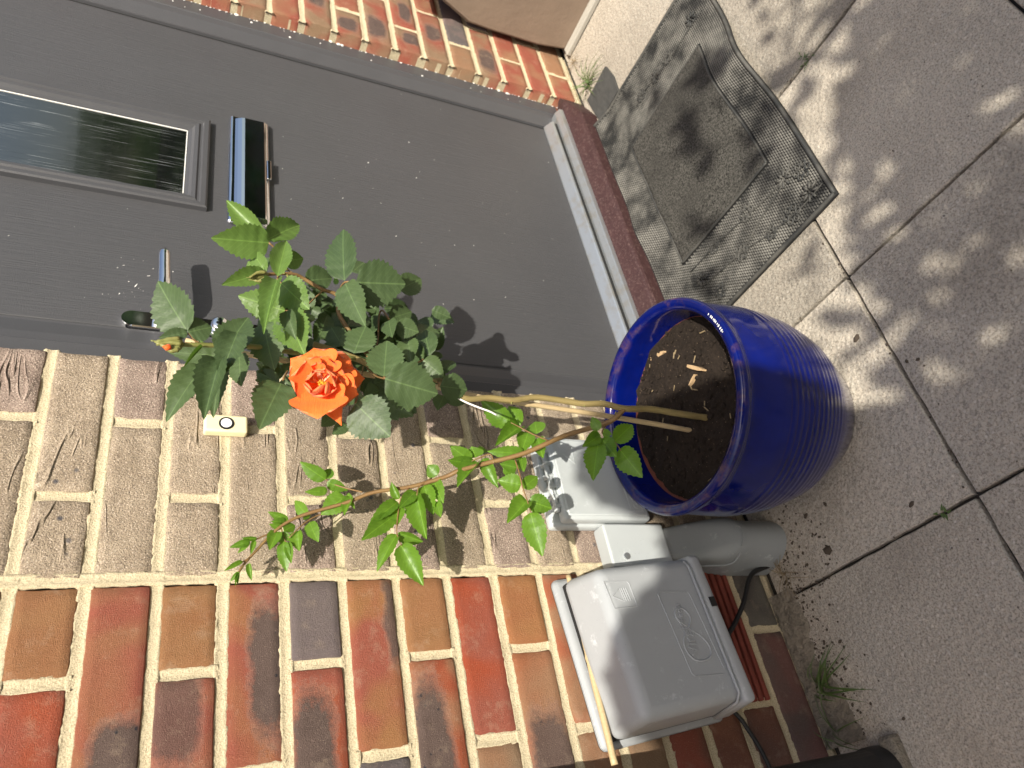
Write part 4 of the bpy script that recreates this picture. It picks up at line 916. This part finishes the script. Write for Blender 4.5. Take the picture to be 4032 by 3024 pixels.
# bloom
cb = PZ('z5', 850, 850, -.262); BD = -.262
st_ = []
for k in range(40):
    a = R.uniform(0, 6.28); r_ = R.uniform(10, 75); p0 = PZ('z5', 870+.3*r_*math.cos(a), 900+.3*r_*math.sin(a), BD-.004); p1 = PZ('z5', 870+r_*math.cos(a), 880+r_*.75*math.sin(a), BD-.013-R.uniform(0, .006))
    V, F = tubeVF([p0, p1, p1+Vector((.0008, -.0008, .0008))], [.0004, .0004, .0012], 5); st_.append((V, F))
bl = part('bloom', *joinVF(st_), M['stamen'], rose); bl['label'] = 'open orange rose bloom with ruffled petals and yellow stamens'
def petal_mesh(seed, cup, roll, ruff):
    nU, nV = 10, 12; V, F = [], []
    for i in range(nV+1):
        t = i/nV; wv = .5*min(1, (t/.55)**.7)*(1 if t < .62 else math.sqrt(max(0, 1-((t-.62)/.385)**2.4)))
        wv = max(wv, .11 if t < .5 else .05)
        for k in range(nU+1):
            q = -1+2*k/nU; x = q*wv; y = t-.17*q*q*t*t
            z = cup*(q*q)*wv*1.1+cup*.55*math.sin(math.pi*min(1, t*1.05))*-.6 - roll*max(0, t-.6)**2*2.2 + ruff*nz(x*4+seed, t*4)*t
            V.append(Vector((x, y, z)))
    for i in range(nV):
        for k in range(nU): F.append([i*(nU+1)+k, i*(nU+1)+k+1, (i+1)*(nU+1)+k+1, (i+1)*(nU+1)+k])
    return mesh('petal', V, F, M['petal'], True)
PM = [petal_mesh(k*5+1, c_, r_, f_) for k, (c_, r_, f_) in enumerate(((.30, .40, .08), (.45, .22, .07), (.16, .7, .09), (.7, .05, .06)))]
def petal(bx, by, tx, ty, w_, db_, dtip, v, inner=False):
    b, t = PZ('z5', bx, by, BD+db_), PZ('z5', tx, ty, BD+dtip); wd = w_*1.36/4.6075*((b-CAM).dot(AXF))/FPX
    o = mound(None, PM[v], b, t, wd, (R.uniform(-.1, .1), 0, R.uniform(0, .2)), parent=bl, name='petal', zs=(t-b).length*.9)
    return o
for a in [(900, 800, 1240, 165, 430, .014, .010, 2), (950, 820, 1690, 770, 330, .016, .012, 2), (930, 900, 1150, 1560, 260, .016, .012, 2), (980, 800, 1420, 420, 460, .006, .002, 0),
          (950, 900, 1520, 1080, 480, .006, .000, 0), (840, 800, 690, 195, 620, .006, .000, 0), (800, 800, 285, 420, 420, .008, .002, 0), (820, 860, 275, 780, 470, .001, -.006, 1),
          (850, 930, 780, 1450, 760, .002, -.006, 0), (900, 930, 1215, 1260, 420, -.002, -.010, 0), (900, 820, 1225, 560, 520, -.003, -.010, 1), (860, 780, 1000, 330, 430, -.002, -.008, 0), (830, 780, 560, 400, 300, -.004, -.010, 1), (850, 790, 770, 470, 210, -.007, -.014, 3),
          (990, 880, 1160, 720, 330, -.006, -.014, 3)]: petal(*a)
for k in range(7):
    a = k*.9+.5; petal(860+60*math.cos(a), 880+50*math.sin(a), 860+300*math.cos(a), 850+250*math.sin(a), 300, -.002, -.020, 3)
for (bx, by, tx, ty, w_) in ((850, 860, 745, 640, 230), (880, 850, 905, 600, 220), (760, 850, 600, 740, 150)):
    b, t = PZ('z5', bx, by, BD-.004), PZ('z5', tx, ty, BD-.016); wd = w_/4.6075*((b-CAM).dot(AXF))/FPX
    me = PM[1].copy(); me.materials.clear(); me.materials.append(M['inner'])
    mound(None, me, b, t, wd, (.2, 0, -.3), parent=bl, name='petal', zs=(t-b).length)
# support cane in the pot and its tie
cbase = atz(*z3b(788, 898), .236)
tag(part('bamboo_cane', *tubeVF([cbase+Vector((0, 0, -.03)), cbase]+[PZ('zC', a, b, d) for a, b, d in ((1896, 292, -.190), (1380, 205, -.187), (672, 98, -.183), (650, 94, -.183), (628, 90, -.183), (230, 38, -.180))]+[PZ('z4', 1450, 640, -.178), PZ('z2', 1240, 882, -.172), PZ('z2', 850, 815, -.170), PZ('z2', 500, 722, -.168)],
     [.0040, .0040, .0040, .0040, .0040, .0050, .0040, .0040, .0039, .0038, .0037, .0036], 10), M['bamboo'], None, True, cbase), 'straight bamboo support cane standing in the blue pot beside the rose stem', 'cane')
thing_tube('plant_tie', 'loose white string end tied to the rose and cane', 'string', [PZ('z4', 1780, 790, -.205), PZ('z4', 1890, 845, -.216), PZ('z4', 2040, 905, -.22), PZ('z4', 2150, 945, -.222), PZ('z4', 2225, 985, -.22)], .0013, M['string'], 6)

# ================================================================== DOORMAT
mt = thing('doormat', 'rectangular black rubber doormat with carpet centre and flower motifs by the maroon sill', 'doormat', (.83, -.25, 0))
MX0, MX1, MY0, MY1 = .460, 1.200, -.470, -.028
def mh(x, y):
    v = (y-MY0)/(MY1-MY0); h = .0035
    h += .030*math.exp(-((x-.86-.10*v)/.105)**2)*(1-v)**1.1
    h += .008*math.exp(-((x-.80)/.06)**2)*v**1.5
    h += .016*max(0, v-.86)/.14+.0015*nz(x*9, y*9)
    return h
def sheet(x0, x1, y0, y1, nx, ny, dz, th=.004):
    V, F = [], []
    for lay in (dz, dz-th):
        for j in range(ny+1):
            for i in range(nx+1):
                x, y = x0+(x1-x0)*i/nx, y0+(y1-y0)*j/ny; V.append(Vector((x, y, mh(x, y)+lay)))
    W = nx+1; N = W*(ny+1)
    for j in range(ny):
        for i in range(nx):
            F.append([j*W+i, j*W+i+1, (j+1)*W+i+1, (j+1)*W+i]); F.append([N+j*W+i, N+(j+1)*W+i, N+(j+1)*W+i+1, N+j*W+i+1])
    for i in range(nx): F += [[i+1, i, N+i, N+i+1], [ny*W+i, ny*W+i+1, N+ny*W+i+1, N+ny*W+i]]
    for j in range(ny): F += [[j*W, (j+1)*W, N+(j+1)*W, N+j*W], [(j+1)*W+nx, j*W+nx, N+j*W+nx, N+(j+1)*W+nx]]
    return V, F
part('backing', *sheet(MX0, MX1, MY0, MY1, 74, 44, .002, .005), M['matback'], mt, True)
IX0, IX1, IY0, IY1 = .632, 1.015, -.390, -.115
part('carpet_insert', *sheet(IX0, IX1, IY0, IY1, 40, 30, .0065, .004), M['carpet'], mt, True)
def frame_line(x0, x1, y0, y1, r_, dz):
    out = []
    for a, b in (((x0, y0), (x1, y0)), ((x1, y0), (x1, y1)), ((x1, y1), (x0, y1)), ((x0, y1), (x0, y0))):
        p = [Vector((a[0]+(b[0]-a[0])*t/36, a[1]+(b[1]-a[1])*t/36, 0)) for t in range(37)]
        for q in p: q.z = mh(q.x, q.y)+dz
        out.append(tubeVF(p, r_, 6))
    return joinVF(out)
part('edge_rim', *frame_line(MX0+.004, MX1-.004, MY0+.004, MY1-.004, .0042, .003), M['rubber'], mt, True)
part('insert_rim', *frame_line(IX0, IX1, IY0, IY1, .0026, .0055), M['rubber'], mt, True)
V, F = [], []; py_, px_ = .0048, .0070
jj = 0; y = MY0+.011
while y < MY1-.009:
    x = MX0+.011+(px_/2 if jj % 2 else 0)
    while x < MX1-.010:
        if not (IX0-.004 < x < IX1+.004 and IY0-.004 < y < IY1+.004):
            h0 = mh(x, y)+.0015; hx, hy, ht = .0026, .0012, .0034; n0 = len(V)
            V += [(x-hx, y-hy, h0), (x+hx, y-hy, h0), (x+hx, y+hy, h0), (x-hx, y+hy, h0), (x-hx*.7, y-hy*.6, h0+ht), (x+hx*.7, y-hy*.6, h0+ht), (x+hx*.7, y+hy*.6, h0+ht), (x-hx*.7, y+hy*.6, h0+ht)]
            F += [[n0+4, n0+5, n0+6, n0+7], [n0, n0+1, n0+5, n0+4], [n0+1, n0+2, n0+6, n0+5], [n0+2, n0+3, n0+7, n0+6], [n0+3, n0, n0+4, n0+7]]
        x += px_
    y += py_; jj += 1
o = part('rubber_stud', V, F, M['stud'], mt); o['kind'] = 'stuff'
def flower(cx, cy, r_, n, ring):
    out = []
    for k in range(n):
        a = 2*math.pi*k/n+.3; c = Vector((cx+r_*.68*math.cos(a), cy+r_*.68*math.sin(a), 0)); pts = []
        if ring:
            for q in range(11): b = 2*math.pi*q/10; pts.append(c+Vector((r_*.27*math.cos(b), r_*.27*math.sin(b), 0)))
        else: pts = [Vector((cx+r_*.3*math.cos(a), cy+r_*.3*math.sin(a), 0)), Vector((cx+r_*math.cos(a), cy+r_*math.sin(a), 0))]
        for p in pts: p.z = mh(p.x, p.y)+.0055
        out.append(tubeVF(pts, .0017 if ring else .0024, 6))
    return joinVF(out)
z4b = zoom(2100, 0, 1.327)
for a, b, r_, n, ring in ((1440, 1000, .019, 8, 0), (1400, 890, .019, 6, 1), (1305, 935, .018, 8, 0), (1350, 1120, .020, 6, 1), (1240, 1215, .015, 6, 1), (1085, 1320, .017, 6, 1), (1110, 1110, .019, 6, 1), (940, 1290, .015, 6, 1), (875, 1460, .015, 8, 0), (975, 1520, .017, 6, 1), (820, 100, .017, 8, 0), (640, 400, .016, 8, 0), (700, 300, .016, 6, 1), (560, 500, .016, 6, 1)):
    c = atz(*z4b(a, b), .010); part('flower_motif', *flower(min(max(c.x, MX0+.03), MX1-.03), min(max(c.y, MY0+.03), MY1-.03), r_, n, ring), M['rubber'], mt, True)
vs = []
for q in ([(1530, 930), (1390, 1090), (1240, 1215), (1085, 1320), (880, 1500)], [(1340, 830), (1300, 960), (1180, 1150), (1100, 1290), (975, 1420)], [(1305, 935), (1200, 1050), (1000, 1230), (820, 1420)], [(870, 60), (780, 200), (640, 400), (540, 520)]):
    p = smoothline([atz(*z4b(a, b), .010) for a, b in q], 6)
    for v in p: v.x = min(max(v.x, MX0+.012), MX1-.012); v.y = min(max(v.y, MY0+.012), MY1-.012); v.z = mh(v.x, v.y)+.0050
    part('vine_motif', *tubeVF(p, .0016, 6), M['rubber'], mt, True)

# ================================================================== SMALL THINGS ON THE GROUND
def plate_poly(pts, z0, z1):
    n = len(pts); V = [Vector((x, y, z)) for z in (z0, z1) for x, y in pts]
    return V, [[i, (i+1) % n, n+(i+1) % n, n+i] for i in range(n)]+[list(range(n))[::-1], list(range(n, 2*n))]
tag(part('slate_tile', *plate_poly([(1.312, -.036), (1.318, -.137), (1.262, -.146), (1.204, -.141), (1.201, -.050), (1.262, -.041)], .0008, .009), M['slate'], None, False, (1.26, -.09, 0)), 'broken piece of dark slate tucked beside the doormat corner', 'slate')
bx = thing('planter_box', 'taupe brown planter box standing against the bricks right of the doormat', 'planter', (1.80, -.30, 0))
bm = bmesh.new(); ringz = []
for z, yb, x0 in ((.012, -.030, 1.553), (.10, -.019, 1.550), (.25, -.018, 1.548), (.315, -.021, 1.546), (.40, -.056, 1.544), (.455, -.080, 1.542)):
    ringz.append([bm.verts.new(p) for p in ((x0, yb, z), (2.05, yb, z), (2.05, -.36, z), (x0, -.36, z))])
for a, b in zip(ringz[:-1], ringz[1:]):
    for k in range(4): bm.faces.new([a[k], a[(k+1) % 4], b[(k+1) % 4], b[k]])
bm.faces.new(ringz[0]); bm.faces.new(ringz[-1][::-1]); bmesh.ops.recalc_face_normals(bm, faces=bm.faces[:])
bmesh.ops.bevel(bm, geom=[e for e in bm.edges if abs(e.verts[0].co.z-e.verts[1].co.z) > .02], offset=.008, segments=3, affect='EDGES')
frombm('body', bm, M['box'], bx, False)
frombm('base_board', boxbm(1.524, 1.5535, -.38, -.032, .0005, .016, .003, 1), M['plank'], bx)
frombm('rim', boxbm(1.528, 2.06, -.372, -.072, .456, .484, .006, 2), M['box'], bx)
def tuft(name, label, c, n, L, spread, lean, mt, seed, droop=.6, rad=.0012):
    rr = random.Random(seed); out = []
    for k in range(n):
        a = rr.uniform(0, 6.28); l = L*rr.uniform(.5, 1.1); b = Vector(c)+Vector((rr.gauss(0, .006), rr.gauss(0, .006), 0))
        d = Vector((math.cos(a)*spread+lean[0], math.sin(a)*spread+lean[1], 1)).normalized(); h = Vector((d.x, d.y, 0))
        pts = [b+d*l*t+h*l*t*t*.5-Vector((0, 0, droop*l*t*t)) for t in (0, .25, .5, .75, 1)]
        for p in pts: p.z = max(p.z, .003)
        s = Vector((-h.y, h.x, 0)).normalized() if h.length > 1e-4 else Vector((1, 0, 0)); V = []
        for p, w_ in zip(pts, (1, 1, .85, .55, .08)): V += [p-s*rad*w_+Vector((0, 0, .0006)), p+s*rad*w_+Vector((0, 0, .0006)), p]
        F = []
        for i in range(4): F += [[i*3, i*3+2, i*3+5, i*3+3], [i*3+2, i*3+1, i*3+4, i*3+5]]
        out.append((V, F))
    return tag(part(name, *joinVF(out), mt, None, True, c), label, 'grass')
tuft('grass_tuft', 'spindly green grass tuft at the foot of the right brick jamb', (1.352, -.060, .0), 34, .085, .75, (-.1, -.25), M['grass'], 5, .55)
tuft('grass_tuft', 'dark green grass tuft growing below the grey cable box', (-.222, -.030, .0), 17, .095, .55, (.15, -.75), M['grass'], 8, .7, .0017)
tuft('grass_tuft', 'few thin grass blades at the wall foot beside the downpipe', (-.285, -.018, .0), 8, .12, .5, (.2, -.35), M['grass'], 9, .5)
tuft('dry_straw', 'dry straw wisps in the corner by the duct shroud', (-.035, -.045, .0), 16, .06, .9, (-.1, -.3), M['straw'], 12, .7, .0006)
tuft('dry_straw', 'dry straw wisps caught under the planter by the right bricks', (1.49, -.035, .0), 18, .05, .9, (-.2, -.3), M['straw'], 14, .6, .0006)
tuft('moss_tuft', 'small green moss tuft in the paving joint below the doormat', (X0+SL, -.548, -.008), 16, .011, .6, (0, 0), M['grass'], 22, .4)
tuft('moss_tuft', 'small weed sprout in the paving joint in front of the duct shroud', (X0-SL, -.355, -.008), 9, .012, .6, (0, 0), M['grass'], 23, .4, .002)
# rough cement run-up along the left wall foot
V, F = [], []; nx_, ny_ = 60, 10
for i in range(nx_+1):
    x = -.305+.245*i/nx_; wd = .050+.022*nz(x*14, 2)+.010*nz(x*60, 5)+.02*max(0, -x-.17)/.1
    for j in range(ny_+1):
        t = j/ny_; V.append(Vector((x, .002-wd*t, .011*(1-t)**.7+.0045*nz(x*60, t*4)*(1-t*.6)+.003*nz(x*170, t*11)-.002*(t > .97))))
for i in range(nx_):
    for j in range(ny_): F.append([i*(ny_+1)+j, i*(ny_+1)+j+1, (i+1)*(ny_+1)+j+1, (i+1)*(ny_+1)+j])
tag(part('cement_fillet', V, F, M['cement'], None, True, (-.18, -.02, 0)), 'crumbling grey cement fillet along the foot of the left wall', 'cement')
# crumbs of dirt and leaf litter
bits = []
def crumb(x, y, s):
    bm = bmesh.new(); bmesh.ops.create_icosphere(bm, subdivisions=1, radius=s); an = R.uniform(0, 3); e = R.uniform(.6, 1.9)
    for v in bm.verts:
        q = 1+.5*nz(v.co.x*400+x*90, v.co.y*400, v.co.z*400); a, b = v.co.x*e*q, v.co.y*q; v.co = Vector((x+a*math.cos(an)-b*math.sin(an), y+a*math.sin(an)+b*math.cos(an), max(.0, v.co.z*.5*q+s*.35)))
    bits.append(vf(bm))
for k in range(520): crumb(R.uniform(-.30, .03), -.030-abs(R.gauss(0, .030)), R.choice((.0006, .0008, .0010, .0014, .0022)))
for k in range(120): crumb(R.uniform(-.08, .08), R.uniform(-.16, -.06), R.choice((.0007, .001, .0014, .0022)))
for k in range(60): crumb(1.38+R.gauss(0, .05), -.03-abs(R.gauss(0, .02)), R.choice((.0012, .0018, .0024)))
for k in range(110): crumb(R.uniform(-.45, 1.6), R.uniform(-.95, -.1), R.choice((.0007, .001, .0012)))
for k in range(130):
    if k % 2: crumb(X0+SL*R.randrange(-2, 4)+R.gauss(0, .004), R.uniform(-.9, -.03), R.choice((.001, .0015, .002)))
    else: crumb(R.uniform(-.5, 1.7), Y0+R.gauss(0, .004), R.choice((.001, .0015, .002)))
for px, py, s in ((3375, 1332, .0055), (3262, 2165, .0075), (3250, 1985, .003), (3572, 1422, .004), (3615, 1415, .003), (3590, 1985, .0035), (3310, 2525, .004), (3560, 2830, .003), (3175, 2030, .004), (3640, 1440, .002)):
    g = atz(px, py, 0); crumb(g.x, g.y, s)
o = part('leaf_litter', *joinVF(bits), M['dirt'], None); o['kind'] = 'stuff'; o['label'] = 'scattered dark crumbs of dirt and leaf litter on the paving'; o['category'] = 'litter'

# ================================================================== BEHIND THE CAMERA (seen in glass and chrome, and in the shadows, with one added shadow caster)
def quad_leaves(centres, size, rr, mt_n=1):
    V, F = [], []
    for c in centres:
        n = Vector((rr.gauss(0, 1), rr.gauss(0, 1), rr.gauss(.4, 1))).normalized(); u = n.orthogonal().normalized(); q = Matrix.Rotation(rr.uniform(0, 6.28), 3, n); u = q @ u; v = n.cross(u)
        s = size*rr.uniform(.6, 1.25); k = len(V)
        V += [c-u*s, c-u*s*.25+v*s*.42, c+u*s*.35+v*s*.36, c+u*s, c+u*s*.35-v*s*.36, c-u*s*.25-v*s*.42]; F += [[k, k+1, k+2, k+3], [k, k+3, k+4, k+5]]
    return V, F
def blob(c, r_, n, rr, shell=.45):
    out = []
    for k in range(n):
        d = Vector((rr.gauss(0, 1), rr.gauss(0, 1), rr.gauss(0, 1))).normalized(); t = shell+(1-shell)*rr.random()
        out.append(Vector((c[0]+d.x*r_[0]*t, c[1]+d.y*r_[1]*t, c[2]+d.z*r_[2]*t)))
    return out
rr = random.Random(31)
# added shrub shape, unseen: its lobed top is shaped to shadow the cable boxes
sh = thing('shadow_shrub', 'added shrub shape behind the camera that shadows the cable boxes', 'shadow caster', (-.85, -1.52, 0))
SH = [((-.612, -1.50, 1.605), (.095, .16, .280)), ((-.975, -1.52, 1.595), (.200, .18, .350)), ((-.78, -1.52, 1.25), (.235, .2, .55)), ((-.78, -1.52, .6), (.25, .22, .55)), ((-1.05, -1.55, 1.0), (.22, .2, .8))]
cc = []; core = []
for c, r_ in SH:
    cc += blob(c, r_, 1800, rr, .97); bm = bmesh.new(); bmesh.ops.create_icosphere(bm, subdivisions=3, radius=1)
    for v in bm.verts: v.co = Vector((c[0]+v.co.x*r_[0]*.985, c[1]+v.co.y*r_[1]*.985, c[2]+v.co.z*r_[2]*.985))
    core.append(vf(bm))
V1, F1 = quad_leaves(cc, .009, rr); part('crown', *joinVF(core+[(V1, F1)]), M['crown'], sh)
part('trunk', *tubeVF([(-.80, -1.52, 0), (-.79, -1.52, .6)], [.035, .03], 8), M['wood'], sh)
# leafy tree whose crown dapples the paving
tr = thing('garden_tree', 'loose leafy garden tree dappling the paving with shade', 'tree', (-1.0, -2.42, 0))
CY = -2.3
def crown_top(x): return 2.16 if x < -.92 else 2.16-.34*(x+.92)
def cover(d): return .3 if d < .06 else 1.2 if d < .13 else 2.8 if d < .22 else 4.4 if d < .40 else 5.6
cc = []
for k in range(60000):
    x = -3.0+4.3*rr.random(); d = 1.15*rr.random()
    if rr.random()*14 < cover(d): cc.append(Vector((x, CY+rr.gauss(0, .05), crown_top(x)-d)))
for x, z, rx, n in ((-.28, 2.19, .15, 16), (-.14, 2.08, .12, 13), (-.53, 2.26, .08, 8), (-.07, 2.20, .07, 6), (-.37, 2.06, .10, 10), (-.67, 2.31, .05, 4)): cc += blob((x, CY, z), (rx, .05, .045), n, rr, .1)
part('crown', *quad_leaves(cc, .040, rr), M['crown'], tr)
lm = [tubeVF([(-1.0, -2.42, -.05), (-1.02, -2.42, .35), (-1.0, -2.38, .8)], [.06, .05, .04], 10)]
for a in ((-1.9, CY, 1.6), (-1.4, CY, 1.8), (-.6, CY, 1.7), (.1, CY, 1.35), (-2.4, CY, 1.4)): lm.append(tubeVF(smoothline([(-1.0, -2.38, .8), ((-1+a[0])/2, -2.34, .8+(a[2]-.8)*.6), a], 5), [.026-.0022*i for i in range(11)], 7))
part('trunk', *joinVF(lm), M['wood'], tr, True)
# trees and a house far behind, mirrored in the pane
for k, (x, y, h, r_, lab) in enumerate(((15.5, -11.2, 2.5, 1.9, 'round dark tree mirrored in the door pane beside the house gable'), (18.5, -12.2, 2.7, 2.3, 'broad dark tree mirrored furthest along the street'), (11.2, -8.2, 1.3, 1.2, 'low dark bush mirrored below the trees'), (9.5, -13.0, 1.6, 1.8, 'wide dark hedge bush in front of the house'))):
    f = thing('street_tree', lab, 'tree', (x, y, -.06), 'street trees'); c2 = []
    for q in range(26):
        a = rr.uniform(0, 6.28); rad = r_*rr.random()**.5; c2 += blob((x+rad*math.cos(a), y+rad*math.sin(a), h*.62+rr.uniform(-.45, .42)*h), (r_*.4, r_*.4, h*.17), 60, rr, .3)
    part('crown', *quad_leaves(c2, .16, rr), M['crown'], f); part('trunk', *tubeVF([(x, y, -.06), (x, y, h*.7)], [.16, .08], 8), M['wood'], f)
hs = thing('neighbour_house', 'dark roofed neighbouring house mirrored in the door pane', 'house', (12.5, -15.5, -.06))
frombm('wall', boxbm(8.0, 14.6, -20.0, -13.6, -.06, 2.9), M['hwall'], hs)
V = [Vector(p) for p in ((7.7, -20.3, 2.8), (14.95, -20.3, 2.8), (14.95, -13.3, 2.8), (7.7, -13.3, 2.8), (11.3, -20.3, 5.4), (11.3, -13.3, 5.4))]
part('roof', V, [[0, 1, 4], [2, 3, 5], [1, 2, 5, 4], [3, 0, 4, 5], [0, 3, 2, 1]], M['roof'], hs)
wdn = [(9.3, 1.0), (12.2, 1.0)]
for x, z in wdn: w0 = frombm('window', boxbm(x, x+1.2, -13.60, -13.55, z, z+1.1, .01, 1), M['white'], hs); frombm('pane', boxbm(x+.08, x+1.12, -13.548, -13.54, z+.08, z+1.02), M['glass'], w0)

hg = thing('garden_hedge', 'long low dark hedge opposite the door mirrored in the chrome letter plate', 'hedge', (6.0, -3.6, -.06)); c2 = []
for q in range(150):
    c2 += blob((1.6+11*rr.random(), -3.7+rr.gauss(0, .12), rr.uniform(.05, 1.15)), (.35, .25, .25), 70, rr, .3)
part('foliage', *quad_leaves(c2, .055, rr), M['crown'], hg); frombm('stems', boxbm(1.6, 12.4, -3.85, -3.6, -.06, 1.05), M['wood'], hg)
